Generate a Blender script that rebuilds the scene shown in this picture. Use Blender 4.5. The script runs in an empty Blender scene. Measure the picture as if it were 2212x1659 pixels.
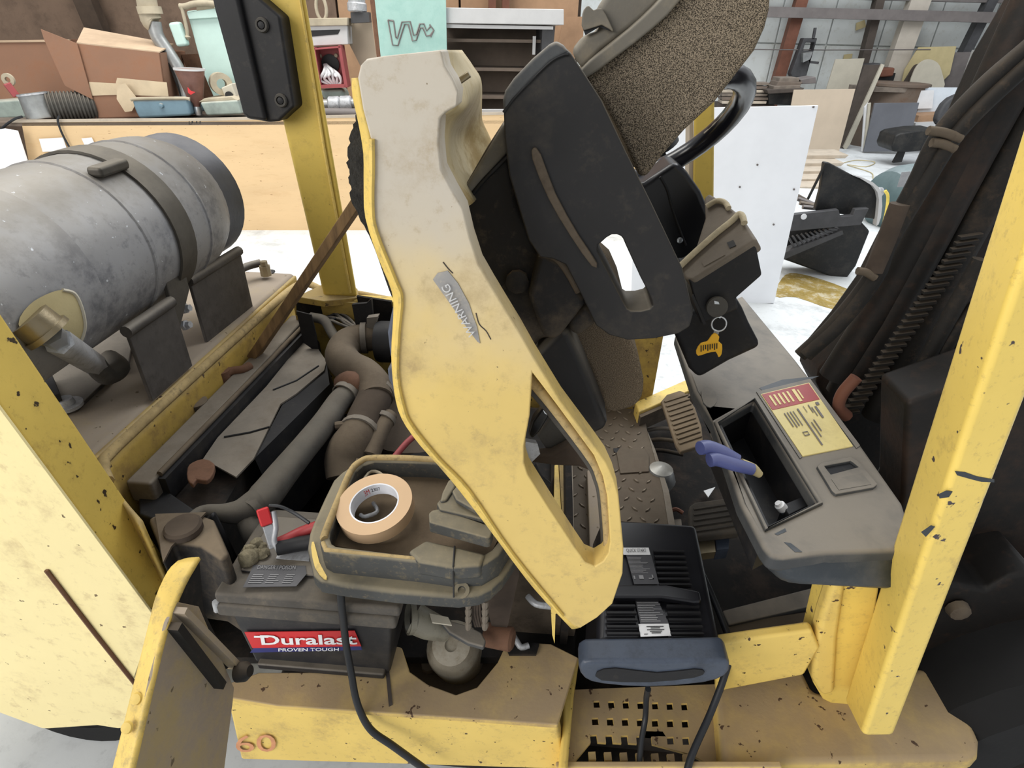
import bpy, bmesh, math, random
from mathutils import Vector, Matrix
random.seed(7)
SC = bpy.context.scene; COL = SC.collection
VS = SC.view_settings; VS.view_transform = 'Standard'; VS.look = 'None'; VS.gamma = 1; VS.use_curve_mapping = False
VS.exposure = 0.38
# ---------------------------------------------------------------- camera (eye height 1.55 m, looking 31 degrees down)
FPX = 1234.0; EYE = Vector((0, 0, 1.55))
_f = Vector((103, -751, FPX)).normalized(); _d = Vector((-56, 2020, FPX)).normalized()
_d = (_d - _f * _d.dot(_f)).normalized(); _x = _d.cross(_f)
RT = Vector((_x[0], _f[0], -_d[0])); DN = Vector((_x[1], _f[1], -_d[1])); FW = Vector((_x[2], _f[2], -_d[2]))
cam = bpy.data.cameras.new('camera'); cam.sensor_width = 36; cam.lens = FPX / 2212 * 36; cam.clip_start = .02
camo = bpy.data.objects.new('camera', cam); COL.objects.link(camo); SC.camera = camo
camo.matrix_world = Matrix(((RT.x, -DN.x, -FW.x, EYE.x), (RT.y, -DN.y, -FW.y, EYE.y), (RT.z, -DN.z, -FW.z, EYE.z), (0, 0, 0, 1)))
# ---------------------------------------------------------------- daylight: overcast sky through the open hall front and roof lights
w = bpy.data.worlds.new('sky'); SC.world = w; w.use_nodes = True
bgn = w.node_tree.nodes['Background']; bgn.inputs[0].default_value = (.93, .96, 1, 1); bgn.inputs[1].default_value = .48
def area(name, loc, target, sx, sy, power, col=(1, 1, 1)):
    l = bpy.data.lights.new(name, 'AREA'); l.shape = 'RECTANGLE'; l.size = sx; l.size_y = sy; l.energy = power; l.color = col
    o = bpy.data.objects.new(name, l); COL.objects.link(o); o.location = loc
    o.rotation_euler = (Vector(target) - Vector(loc)).to_track_quat('-Z', 'Y').to_euler(); return o
area('open_door_daylight', (-3.8, -2.8, 3.0), (0, 1.2, .8), 4, 3, 190, (1, .96, .9))
area('roof_light', (3.0, 6.5, 6.5), (1.5, 6, 0), 6, 6, 480, (.95, .98, 1))
area('roof_light', (-3.0, 3.4, 5.5), (-3, 4.5, 0), 4, 3, 240, (1, .97, .9))
# ---------------------------------------------------------------- measured points: a photo pixel on a known plane of the room
def plane(pl):
    if pl[0] in ('x', 'y', 'z'):
        i = 'xyz'.index(pl[0]); P = Vector((0, 0, 0)); P[i] = pl[1]; N = Vector((0, 0, 0)); N[i] = 1; return P, N
    return Vector(pl[0]), Vector(pl[1])
def W(p, pl):
    P, N = plane(pl); d = RT * (p[0] - 1106) + DN * (p[1] - 829.5) + FW * FPX
    return EYE + d * ((P - EYE).dot(N) / d.dot(N))
def WL(pts, pl): return [W(p, pl) for p in pts]
def p3(a, b, c): a, b, c = Vector(a), Vector(b), Vector(c); return (a, (b - a).cross(c - a).normalized())
def away(pl):
    P, N = plane(pl); N = N.normalized(); return N if (P - EYE).dot(N) > 0 else -N
# ---------------------------------------------------------------- materials
def lin(c): return tuple(((v / 255) / 12.92 if v / 255 <= .04045 else ((v / 255 + .055) / 1.055) ** 2.4) for v in c) + (1,)
def mat(name, c, rough=.65, metal=0, var=.22, vs=7, dirt=None, da=.5, ds=10, dlo=.45, chip=None, cs=45, ct=.7, dust=None, du=.6, zr=None, bump=.12, bs=90, sc=(1, 1, 1), emit=0, spec=.4):
    m = bpy.data.materials.new(name); m.use_nodes = True; nt = m.node_tree; N = nt.nodes; Lk = nt.links.new; b = N['Principled BSDF']
    b.inputs['Roughness'].default_value = rough; b.inputs['Metallic'].default_value = metal; b.inputs['Specular IOR Level'].default_value = spec
    tc = N.new('ShaderNodeTexCoord'); mp = N.new('ShaderNodeMapping'); mp.inputs['Scale'].default_value = sc; Lk(tc.outputs['Object'], mp.inputs[0])
    def noise(s, det=4, ro=.6):
        n = N.new('ShaderNodeTexNoise'); n.inputs['Scale'].default_value = s; n.inputs['Detail'].default_value = det; n.inputs['Roughness'].default_value = ro; Lk(mp.outputs[0], n.inputs['Vector']); return n.outputs[0]
    def ramp(src, lo, hi, a=0, z=1):
        r = N.new('ShaderNodeMapRange'); r.interpolation_type = 'SMOOTHSTEP'; Lk(src, r.inputs[0])
        for i, v in ((1, lo), (2, hi), (3, a), (4, z)): r.inputs[i].default_value = v
        return r.outputs[0]
    def mul(a, k):
        n = N.new('ShaderNodeMath'); n.operation = 'MULTIPLY'; Lk(a, n.inputs[0])
        if isinstance(k, (int, float)): n.inputs[1].default_value = k
        else: Lk(k, n.inputs[1])
        return n.outputs[0]
    def mix(f, a, bb):
        n = N.new('ShaderNodeMix'); n.data_type = 'RGBA'; Lk(f, n.inputs[0])
        for i, v in ((6, a), (7, bb)):
            if isinstance(v, tuple): n.inputs[i].default_value = v
            else: Lk(v, n.inputs[i])
        return n.outputs[2]
    L0 = lin(c); lo = tuple(v * (1 - var) for v in L0[:3]) + (1,); hi = tuple(min(1, v * (1 + var)) for v in L0[:3]) + (1,)
    col = mix(ramp(noise(vs), .3, .7), lo, hi)
    if zr: # settled dust that thickens along the object's own height
        sp = N.new('ShaderNodeSeparateXYZ'); Lk(tc.outputs['Object'], sp.inputs[0])
        ad = N.new('ShaderNodeMath'); ad.operation = 'MULTIPLY_ADD'; Lk(noise(5), ad.inputs[0]); ad.inputs[1].default_value = zr[4]; Lk(sp.outputs[2], ad.inputs[2])
        col = mix(ramp(ad.outputs[0], zr[0], zr[1], 0, zr[3]), col, lin(zr[2]))
    if dirt: col = mix(ramp(noise(ds, 8, .72), dlo, dlo + .2, 0, da), col, lin(dirt)); col = mix(ramp(noise(ds * 7, 5, .7), .54, .7, 0, da * .55), col, lin(dirt))
    if dust:
        g = N.new('ShaderNodeNewGeometry'); s2 = N.new('ShaderNodeSeparateXYZ'); Lk(g.outputs['Normal'], s2.inputs[0])
        col = mix(mul(ramp(s2.outputs[2], .1, .9, 0, du), ramp(noise(14), .2, .6, .5, 1)), col, lin(dust))
    if chip: col = mix(ramp(noise(cs, 3, .55), ct, ct + .03), col, lin(chip))
    Lk(col, b.inputs['Base Color'])
    if bump:
        bp = N.new('ShaderNodeBump'); bp.inputs['Strength'].default_value = bump; bp.inputs['Distance'].default_value = .004; Lk(noise(bs), bp.inputs['Height']); Lk(bp.outputs[0], b.inputs['Normal'])
    if emit: b.inputs['Emission Color'].default_value = lin(c); b.inputs['Emission Strength'].default_value = emit
    return m
def fabric(name, dark, light, scale=260):
    m = mat(name, dark, rough=.95, bump=.5, bs=scale, spec=.1); nt = m.node_tree; N = nt.nodes; b = N['Principled BSDF']
    tc = N.new('ShaderNodeTexCoord'); n = N.new('ShaderNodeTexNoise'); n.inputs['Scale'].default_value = scale; n.inputs['Detail'].default_value = 2
    nt.links.new(tc.outputs['Object'], n.inputs['Vector'])
    r = N.new('ShaderNodeMapRange'); r.interpolation_type = 'SMOOTHSTEP'; r.inputs[1].default_value = .36; r.inputs[2].default_value = .66; nt.links.new(n.outputs[0], r.inputs[0])
    mx = N.new('ShaderNodeMix'); mx.data_type = 'RGBA'; nt.links.new(r.outputs[0], mx.inputs[0]); mx.inputs[6].default_value = lin(dark); mx.inputs[7].default_value = lin(light)
    nt.links.new(mx.outputs[2], b.inputs['Base Color']); return m
YEL = (236, 203, 98); DST = (186, 172, 146)
M = dict(
 yellow=mat('yellow_paint', (222, 192, 104), .5, var=.1, vs=3, dirt=(164, 138, 88), da=.75, ds=9, dlo=.5, chip=(72, 52, 30), cs=75, ct=.67, bump=.05),
 pale=mat('brightly_lit_yellow_paint', (232, 216, 160), .5, var=.05, vs=2, dirt=(178, 154, 112), da=.75, ds=5, dlo=.5, chip=(110, 90, 60), cs=50, ct=.7, bump=.05),  # paler yellow paints in the strong light on the rear body
 post=mat('chipped_yellow_paint', (200, 172, 84), .5, var=.1, vs=4, dirt=(146, 122, 62), da=.65, ds=12, dlo=.52, chip=(52, 40, 24), cs=48, ct=.655, bump=.06),
 postn=mat('bright_yellow_paint', (232, 202, 104), .42, var=.06, vs=4, dirt=(178, 150, 88), da=.75, ds=13, dlo=.54, chip=(66, 56, 60), cs=40, ct=.67, bump=.06),
 dull=mat('dull_yellow_paint', (176, 148, 74), .6, var=.16, vs=6, dirt=(122, 98, 62), da=.7, ds=9, dlo=.46, chip=(70, 54, 34), cs=60, ct=.67, dust=(150, 136, 108), du=.5),
 deck=mat('dusty_yellow_deck', (164, 146, 108), .85, var=.14, vs=6, dirt=(140, 128, 116), da=.9, ds=6, dlo=.34, chip=(96, 84, 64), cs=50, ct=.67, dust=(146, 134, 120), du=.7),
 sill=mat('dirt_caked_yellow_plate', (210, 180, 104), .8, var=.12, vs=5, dirt=(156, 132, 96), da=.8, ds=6, dlo=.46, chip=(78, 58, 42), cs=50, ct=.66, dust=(152, 132, 106), du=.85),
 hood=mat('dusty_yellow_hood_shell', (214, 186, 112), .55, var=.06, vs=4, dirt=(150, 128, 92), da=.6, ds=7, dlo=.5, zr=(.53, .78, (184, 177, 166), .94, .26), chip=(110, 92, 64), cs=90, ct=.72, bump=.04),
 hoode=mat('yellow_hood_rim', (214, 184, 98), .55, var=.1, vs=9, dirt=(150, 132, 88), da=.8, ds=26, dlo=.5),
 postf=mat('lit_yellow_post_paint', (206, 178, 84), .5, var=.08, vs=4, dirt=(160, 134, 66), da=.6, ds=8, dlo=.52, chip=(70, 54, 34), cs=50, ct=.7), nose=mat('blue_black_dash_plastic', (50, 56, 62), .5, var=.15, vs=5, dirt=(84, 84, 84), da=.5, ds=9),  # postf: lighter yellow carries the light falling on the far posts
 hoodback=mat('dusty_ochre_hood_end', (188, 172, 134), .6, var=.12, vs=7, dirt=(142, 116, 58), da=.85, ds=6, dlo=.46),
 black=mat('black_plastic', (24, 24, 27), .6, var=.25, vs=8, dirt=(74, 68, 60), da=.35, ds=7, dlo=.5, bump=.06),
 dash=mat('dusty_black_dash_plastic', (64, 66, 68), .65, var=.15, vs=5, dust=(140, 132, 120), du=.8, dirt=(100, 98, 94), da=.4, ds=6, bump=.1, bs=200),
 restraint=mat('dusty_toplit_black_plastic', (28, 27, 28), .6, var=.25, vs=5, dirt=(84, 76, 64), da=.3, ds=6, dlo=.5, dust=(126, 118, 104), du=.7, bump=.05),  # besides real dust, the upward layer paints in lit top edges
 seatp=mat('dusty_black_seat_plastic', (30, 28, 28), .7, var=.25, vs=7, dirt=(92, 80, 64), da=.6, ds=6, dlo=.44, dust=(128, 112, 90), du=.7),
 rubber=mat('dusty_rubber', (78, 76, 72), .9, var=.2, vs=8, dirt=(56, 50, 46), da=.6, ds=9, dust=(120, 112, 100), du=.5),
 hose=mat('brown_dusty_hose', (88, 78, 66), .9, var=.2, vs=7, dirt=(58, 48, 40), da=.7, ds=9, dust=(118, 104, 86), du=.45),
 sleeve=mat('dark_brown_hose_sleeve', (64, 54, 46), .9, var=.2, vs=20, dust=(92, 80, 66), du=.4),
 dark=mat('dark_grimy_metal', (28, 26, 24), .75, .2, var=.3, vs=9, dirt=(84, 68, 52), da=.5, ds=8, dlo=.5, dust=(96, 84, 70), du=.5),
 mast=mat('greasy_mast_steel', (24, 21, 19), .65, .2, var=.3, vs=5, dirt=(60, 42, 30), da=.6, ds=5, dlo=.45),
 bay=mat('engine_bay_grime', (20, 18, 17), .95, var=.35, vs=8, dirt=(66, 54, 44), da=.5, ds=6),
 shroud=mat('dusty_sheet_metal', (112, 106, 98), .8, .1, var=.14, vs=7, dirt=(80, 70, 60), da=.6, ds=9, dust=(140, 130, 116), du=.4),
 steel=mat('scuffed_aluminium_tank', (146, 146, 148), .5, .25, var=.1, vs=4, dirt=(92, 93, 99), da=.85, ds=7, dlo=.45, dust=(136, 130, 120), du=.8, chip=(196, 199, 204), cs=90, ct=.7, bump=.05),
 ring=mat('dark_blue_tank_ring', (78, 84, 98), .5, .3, dust=(140, 134, 124), du=.4),
 strap=mat('dark_strap_steel', (82, 78, 72), .55, .4, dirt=(58, 56, 54), da=.6, ds=9, dust=(132, 124, 110), du=.5),
 bracket=mat('dusty_bracket_steel', (82, 78, 75), .65, .3, dirt=(52, 48, 45), da=.6, ds=9, dust=(142, 134, 122), du=.6),
 brass=mat('tarnished_brass', (140, 128, 104), .4, .7), chrome=mat('bright_steel', (200, 204, 208), .3, .8), zinc=mat('pitted_zinc', (176, 178, 182), .45, .3, dirt=(110, 108, 104), da=.5, ds=40),
 filter=mat('oily_grey_filter', (166, 158, 142), .4, .3, dirt=(122, 108, 86), da=.7, ds=12),
 rust=mat('rusty_iron', (110, 80, 62), .9, var=.25, vs=20, dirt=(80, 56, 44), da=.6, ds=20),
 foam=mat('black_fibre_insulation', (38, 37, 35), 1, var=.4, vs=40, dirt=(70, 66, 58), da=.5, ds=25, bump=1, bs=120),
 batt=mat('black_battery_case', (34, 34, 37), .5, var=.12, vs=6, dust=(110, 102, 90), du=.85, dirt=(70, 66, 60), da=.4, ds=12),
 lid=mat('dirty_battery_lid', (80, 76, 71), .75, var=.2, vs=12, dirt=(112, 102, 88), da=.6, ds=16, dust=(106, 98, 86), du=.4),
 tray=mat('dusty_black_tray_plastic', (66, 67, 66), .7, var=.2, vs=6, dirt=(150, 134, 98), da=.5, ds=16, dlo=.54, dust=(140, 130, 106), du=.75),
 trayedge=mat('tan_caulk_on_tray_rim', (170, 148, 104), .9, var=.25, vs=20, dirt=(84, 78, 66), da=.8, ds=20, dlo=.5),
 trayfl=mat('brown_dirty_tray_floor', (96, 82, 64), .9, var=.22, vs=8, dirt=(70, 58, 46), da=.5, ds=9),
 charger=mat('glossy_black_charger', (14, 14, 18), .35, var=.15, vs=7, dust=(44, 44, 50), du=.4, bump=.02),
 chargerf=mat('blue_grey_charger_bumper', (66, 74, 88), .4, var=.12, vs=8, dirt=(42, 46, 54), da=.6, ds=12),
 lbl=mat('dark_grey_label', (70, 70, 74), .5, bump=0), white=mat('white_label', (225, 226, 228), .5, var=.04, bump=0), ink=mat('black_ink', (30, 30, 32), .6, bump=0),
 print=mat('pale_print', (205, 206, 210), .6, var=.1, bump=0), grey=mat('grey_print', (140, 140, 142), .6, bump=0),
 red=mat('red_label', (196, 44, 48), .45, var=.06, bump=0), blue=mat('blue_label', (44, 50, 110), .45, bump=0), maroon=mat('maroon_decal', (158, 56, 58), .5, var=.1, bump=0),
 cream=mat('cream_decal', (226, 208, 140), .5, var=.08, dirt=(190, 170, 112), da=.4, ds=14, bump=0), fade=mat('faded_red_stencil', (200, 140, 100), .6, var=.15, vs=30, bump=0),
 badge=mat('worn_grey_badge', (142, 140, 138), .5, dirt=(180, 170, 152), da=.7, ds=20, bump=0),
 tape=mat('masking_tape_tan', (196, 166, 132), .75, var=.04, bump=.03), core=mat('white_card_core', (220, 222, 228), .7, bump=0),
 blueg=mat('blue_vinyl_grip', (84, 92, 146), .45, var=.15, dust=(130, 134, 160), du=.3),
 tag=mat('yellow_plastic_tag', (236, 178, 42), .45, bump=0), cord=mat('black_cord_rubber', (34, 36, 40), .45, bump=0),
 fab=fabric('speckled_seat_fabric', (56, 51, 45), (154, 141, 123), 820), vinyl=mat('dusty_grey_vinyl', (104, 100, 92), .7, var=.12, vs=6, dirt=(134, 124, 106), da=.6, ds=7, dust=(150, 140, 122), du=.5),
 cushion=fabric('worn_cushion_fabric', (84, 74, 62), (134, 120, 102), 800),
 diamond=mat('dirty_brown_floor_plate', (90, 80, 68), .75, .1, var=.2, vs=9, dirt=(74, 60, 50), da=.6, ds=7, dust=(108, 96, 80), du=.3), lug=mat('worn_plate_lug', (132, 120, 104), .6, .2),
 pedal=mat('brown_rubber_pedal', (104, 90, 72), .9, dust=(126, 110, 88), du=.4), pedal2=mat('black_rubber_pedal', (64, 60, 55), .85, dirt=(90, 80, 66), da=.5, ds=10),
 wheelb=mat('glossy_black_wheel_rim', (20, 20, 27), .22, var=.1, bump=0, spec=.6),
 keyt=mat('brown_grey_plastic', (112, 103, 92), .75, var=.12, vs=9, dirt=(86, 80, 72), da=.4, ds=8), rope=mat('pale_cord', (178, 166, 140), .9, var=.15, vs=40, bump=.3, bs=200),  # keyt: its grey also carries the lit top of the key housing
 conc=mat('pale_concrete', (206, 209, 210), .75, var=.08, vs=1.2, dirt=(158, 161, 162), da=.7, ds=3, dlo=.49, bump=.12, bs=30), stain=mat('ochre_floor_paint', (150, 128, 62), .7, var=.2, vs=6, dirt=(200, 196, 180), da=.9, ds=7, dlo=.47),
 ply=mat('pale_pine_plywood', (214, 184, 142), .75, var=.05, vs=2, dirt=(196, 160, 118), da=.5, ds=3, dlo=.55, sc=(.5, 1, 2.5), chip=(140, 104, 70), cs=40, ct=.7),
 tan=mat('tan_plywood', (190, 174, 154), .8, var=.05, vs=3), beige=mat('beige_board', (186, 180, 164), .8, var=.05), olive=mat('olive_tan_board', (186, 172, 130), .8, var=.06), sheet=mat('white_melamine_sheet', (238, 240, 244), .5, var=.03, vs=3, chip=(150, 156, 164), cs=9, ct=.79, bump=.03),
 wood=mat('weathered_wood', (124, 98, 66), .85, var=.2, vs=14, sc=(4, 4, .6), dirt=(78, 60, 42), da=.6, ds=9), lumber=mat('pale_lumber', (176, 164, 148), .85, var=.12, vs=6), lumberd=mat('grey_weathered_lumber', (120, 110, 100), .9, var=.2, vs=8),
 card=mat('brown_cardboard', (138, 104, 84), .85, var=.06, vs=3, dirt=(140, 94, 66), da=.4, ds=3), cardi=mat('dusty_cardboard_edge', (176, 154, 130), .9, var=.1), papert=mat('tan_packing_tape', (196, 178, 150), .6, var=.08),
 teal=mat('mint_green_paint', (156, 190, 182), .5, var=.05, vs=3, dirt=(130, 172, 164), da=.4, ds=5), mint=mat('pale_mint_paint', (184, 210, 203), .5, var=.04),
 bluep=mat('sky_blue_enamel', (104, 130, 144), .5, dust=(178, 172, 160), du=.6, var=.1), dullg=mat('dull_grey_green_paint', (138, 150, 144), .6, dust=(176, 170, 156), du=.6),
 galv=mat('galvanised_steel', (150, 152, 152), .4, .5, dust=(190, 182, 164), du=.3), dusty=mat('dust_coated_fitting', (166, 156, 136), .9, var=.15), cup=mat('brown_enamel', (118, 84, 74), .4, dust=(150, 130, 116), du=.3), redp=mat('red_paint', (150, 72, 74), .55, var=.1),
 wallb=mat('brown_wall_panel', (104, 86, 72), .8, var=.14, vs=1.5, dirt=(72, 58, 48), da=.6, ds=2), wallt=mat('tan_wall_panel', (160, 128, 100), .8, var=.1), postb=mat('dark_wall_post', (60, 48, 38), .8), rustb=mat('red_brown_steel', (110, 70, 54), .7, var=.15),
 wallw=mat('white_metal_wall', (206, 210, 208), .6, var=.05, vs=1, dirt=(168, 164, 150), da=.6, ds=1.4, dlo=.5), creamp=mat('cream_steel_post', (186, 178, 166), .7, var=.06), girt=mat('grey_steel_beam', (112, 106, 104), .6, var=.1), greyp=mat('grey_laminate', (104, 106, 112), .5, var=.1, vs=2),
 cabw=mat('light_grey_enamel', (190, 190, 190), .5, var=.04), shelfd=mat('brown_grey_shelf', (110, 98, 88), .8, var=.1), drum=mat('brown_drum', (112, 98, 86), .7, var=.15, vs=3, dirt=(96, 70, 52), da=.7, ds=3), tankg=mat('blue_green_enamel', (78, 98, 100), .45, var=.12, dust=(124, 134, 136), du=.7),
 machine=mat('dark_grey_machine', (66, 66, 68), .6, var=.2), blk2=mat('black_painted_sheet', (20, 21, 22), .55, var=.25, dirt=(66, 62, 56), da=.4, ds=6), yhose=mat('yellow_hose', (226, 200, 90), .5, bump=0), plank=mat('dark_brown_plank', (74, 66, 60), .8, var=.15), ltblue=mat('glossy_pale_tabletop', (214, 222, 230), .15, var=.05, bump=0),
 tyre=mat('black_tyre', (14, 14, 15), .9, var=.2), goo=mat('corroded_terminal_crust', (128, 120, 98), .95, var=.3, vs=60, bump=.8, bs=120), clearp=mat('milky_plastic', (128, 124, 110), .5, var=.15, dirt=(90, 82, 68), da=.6, ds=20),
)
# ---------------------------------------------------------------- builders
def obj(name, bm, m, parent=None, bevel=0, seg=2, ang=35, flat=False, wn=True):
    me = bpy.data.meshes.new(name); bmesh.ops.recalc_face_normals(bm, faces=bm.faces); bm.to_mesh(me); bm.free()
    xs = [v.co for v in me.vertices]
    o0 = Vector((sum(v.x for v in xs) / len(xs), sum(v.y for v in xs) / len(xs), min(v.z for v in xs)))
    me.transform(Matrix.Translation(-o0)); me.materials.append(M[m] if isinstance(m, str) else m)
    o = bpy.data.objects.new(name, me); COL.objects.link(o)
    base = Vector((0, 0, 0)); p = parent
    while p: base += p.location; p = p.parent
    o.location = o0 - base; o.parent = parent
    if not flat: me.shade_smooth(); me.set_sharp_from_angle(angle=math.radians(ang))
    if bevel:
        bv = o.modifiers.new('edge', 'BEVEL'); bv.width = bevel; bv.segments = seg; bv.limit_method = 'ANGLE'; bv.angle_limit = math.radians(ang); bv.use_clamp_overlap = True
        if wn: me.set_sharp_from_angle(angle=math.radians(80)); bv.harden_normals = True
    return o
def thing(name, label, cat, loc, group=None):
    o = bpy.data.objects.new(name, None); o.empty_display_size = .05; COL.objects.link(o); o.location = loc
    o['label'] = label; o['category'] = cat
    if group: o['group'] = group
    return o
def tag(o, label, cat, group=None):
    o['label'] = label; o['category'] = cat
    if group: o['group'] = group
    return o
def struct(o): o['kind'] = 'structure'; return o
def spline(pts, n=5, closed=False):
    P = [Vector(p) for p in pts]; k = len(P); out = []
    for i in range(k if closed else k - 1):
        a, b = P[i], P[(i + 1) % k]
        z = P[i - 1] if (closed or i > 0) else a * 2 - b
        c = P[(i + 2) % k] if (closed or i + 2 < k) else b * 2 - a
        for j in range(n):
            t = j / n; out.append(.5 * ((2 * a) + (b - z) * t + (2 * z - 5 * a + 4 * b - c) * t * t + (3 * a - 3 * b + c - z) * t ** 3))
    if not closed: out.append(P[-1])
    return out
def sm2(pts, n): return [(v.x, v.y) for v in spline([(p[0], p[1], 0) for p in pts], n, True)]
def prism(name, outer, vec, m, parent=None, holes=(), bevel=0, seg=2, ang=35):
    bm = bmesh.new(); vec = Vector(vec); loops = [outer] + list(holes); ed = []; allv = []
    for lp in loops:
        vs = [bm.verts.new(p) for p in lp]; allv.append(vs)
        ed += [bm.edges.new((vs[i], vs[(i + 1) % len(vs)])) for i in range(len(vs))]
    if holes: fs = [g for g in bmesh.ops.triangle_fill(bm, edges=ed, use_beauty=True)['geom'] if isinstance(g, bmesh.types.BMFace)]
    else: fs = [bm.faces.new(allv[0])]
    r = bmesh.ops.extrude_face_region(bm, geom=fs); nv = [g for g in r['geom'] if isinstance(g, bmesh.types.BMVert)]
    bmesh.ops.translate(bm, verts=nv, vec=vec)
    return obj(name, bm, m, parent, bevel, seg, ang)
def slab(name, px, pl, th, m, parent=None, holes=(), bevel=0, seg=2, smooth=0, vec=None, ang=35):
    if smooth: px = sm2(px, smooth); holes = [sm2(h, smooth) for h in holes]
    return prism(name, WL(px, pl), (away(pl) * th) if vec is None else vec, m, parent, [WL(h, pl) for h in holes], bevel, seg, ang)
def box(name, x0, x1, y0, y1, z0, z1, m, parent=None, bevel=0, seg=2, rot=None):
    bm = bmesh.new(); bmesh.ops.create_cube(bm, size=1)
    c = Vector(((x0 + x1) / 2, (y0 + y1) / 2, (z0 + z1) / 2))
    for v in bm.verts: v.co = Vector((v.co.x * (x1 - x0), v.co.y * (y1 - y0), v.co.z * (z1 - z0)))
    if rot is not None: bmesh.ops.transform(bm, matrix=rot, verts=bm.verts)
    bmesh.ops.translate(bm, verts=bm.verts, vec=c); return obj(name, bm, m, parent, bevel, seg)
def hexa(name, a, b, m, parent=None, bevel=0, seg=2):
    bm = bmesh.new(); A = [bm.verts.new(p) for p in a]; B = [bm.verts.new(p) for p in b]; n = len(A)
    bm.faces.new(A); bm.faces.new(B[::-1])
    for i in range(n): bm.faces.new((A[i], A[(i + 1) % n], B[(i + 1) % n], B[i]))
    return obj(name, bm, m, parent, bevel, seg)
def beam(name, p, q, wd, hd, m, parent=None, up=(0, 0, 1), bevel=0):
    p, q = Vector(p), Vector(q); d = (q - p).normalized(); s = d.cross(Vector(up)).normalized(); u = s.cross(d)
    f = lambda c: [c + s * (a * wd / 2) + u * (b * hd / 2) for a, b in ((-1, -1), (1, -1), (1, 1), (-1, 1))]
    return hexa(name, f(p), f(q), m, parent, bevel)
def tube(name, pts, r, m, parent=None, n=5, sides=10, closed=False, flat=1):
    P = spline(pts, n, closed) if n > 1 else [Vector(p) for p in pts]
    k = len(P); R = [r] * k if not isinstance(r, (list, tuple)) else None
    if R is None:
        R = []; 
        for i in range(k):
            t = i / (k - 1) * (len(r) - 1); a = int(min(t, len(r) - 2)); R.append(r[a] + (r[a + 1] - r[a]) * (t - a))
    bm = bmesh.new(); rings = []; u = None
    for i in range(k):
        if closed: d = P[(i + 1) % k] - P[i - 1]
        else: d = P[min(i + 1, k - 1)] - P[max(i - 1, 0)]
        d = d.normalized() if d.length else Vector((0, 0, 1))
        if u is None: u = d.orthogonal().normalized()
        u = (u - d * u.dot(d)).normalized(); s = d.cross(u)
        rings.append([bm.verts.new(P[i] + (u * math.cos(2 * math.pi * j / sides) + s * math.sin(2 * math.pi * j / sides) * flat) * R[i]) for j in range(sides)])
    for i in range(k if closed else k - 1):
        a, b = rings[i], rings[(i + 1) % k]
        for j in range(sides): bm.faces.new((a[j], a[(j + 1) % sides], b[(j + 1) % sides], b[j]))
    if not closed: bm.faces.new(rings[0][::-1]); bm.faces.new(rings[-1])
    return obj(name, bm, m, parent, ang=60)
def lathe(name, prof, c, ax, m, parent=None, n=24, ring=False, ang=40):
    ax = Vector(ax).normalized(); u = ax.orthogonal().normalized(); s = ax.cross(u); c = Vector(c); bm = bmesh.new(); R = []
    for r, h in prof:
        R.append([bm.verts.new(c + ax * h + (u * math.cos(2 * math.pi * j / n) + s * math.sin(2 * math.pi * j / n)) * max(r, 1e-4)) for j in range(n)])
    for i in range(len(R) if ring else len(R) - 1):
        a, b = R[i], R[(i + 1) % len(R)]
        for j in range(n): bm.faces.new((a[j], a[(j + 1) % n], b[(j + 1) % n], b[j]))
    if not ring: bm.faces.new(R[0][::-1]); bm.faces.new(R[-1])
    return obj(name, bm, m, parent, ang=ang)
def loft(name, rows, m, parent=None, n=4, th=.006):
    rows = [spline(r, n) for r in rows]; k = len(rows[0]); cols = [spline([r[i] for r in rows], n) for i in range(k)]
    bm = bmesh.new(); V = [[bm.verts.new(p) for p in c] for c in cols]
    for i in range(k - 1):
        for j in range(len(V[0]) - 1): bm.faces.new((V[i][j], V[i][j + 1], V[i + 1][j + 1], V[i + 1][j]))
    o = obj(name, bm, m, parent, ang=60); s = o.modifiers.new('skin', 'SOLIDIFY'); s.thickness = th; return o
def quads(name, O, X, Y, rects, m, parent=None, lift=None):
    O, X, Y = Vector(O), Vector(X), Vector(Y); n = X.cross(Y).normalized()
    if n.dot(EYE - O) < 0: n = -n
    bm = bmesh.new()
    for x0, x1, y0, y1 in rects:
        vs = [bm.verts.new(O + X * a + Y * b + n * (lift or .0006)) for a, b in ((x0, y0), (x1, y0), (x1, y1), (x0, y1))]; bm.faces.new(vs)
    return obj(name, bm, m, parent, flat=True)
def text(name, s, O, X, Y, m, parent=None, lift=.0012, shear=0, bold=0):
    O, X, Y = Vector(O), Vector(X), Vector(Y); n = X.cross(Y).normalized()
    cu = bpy.data.curves.new(name, 'FONT'); cu.body = s; cu.resolution_u = 3; cu.offset = bold; t = bpy.data.objects.new(name, cu); COL.objects.link(t)
    bpy.context.view_layer.update(); me = bpy.data.meshes.new_from_object(t); bpy.data.objects.remove(t); bpy.data.curves.remove(cu)
    xs = [v.co.x for v in me.vertices]; ys = [v.co.y for v in me.vertices]; x0, x1, y0, y1 = min(xs), max(xs), min(ys), max(ys)
    if n.dot(EYE - O) < 0: n = -n
    bm = bmesh.new(); bm.from_mesh(me); bpy.data.meshes.remove(me)
    for v in bm.verts:
        b = (v.co.y - y0) / (y1 - y0); a = (v.co.x - x0) / (x1 - x0) + shear * (b - .5); v.co = O + X * a + Y * b + n * lift
    return obj(name, bm, m, parent, flat=True)
def quadpx(px, pl): # bl, br, tl -> origin, x vector, y vector
    a, b, c = WL(px, pl); return a, b - a, c - a
def mid(a, b, t=.5): return Vector(a) * (1 - t) + Vector(b) * t
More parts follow.
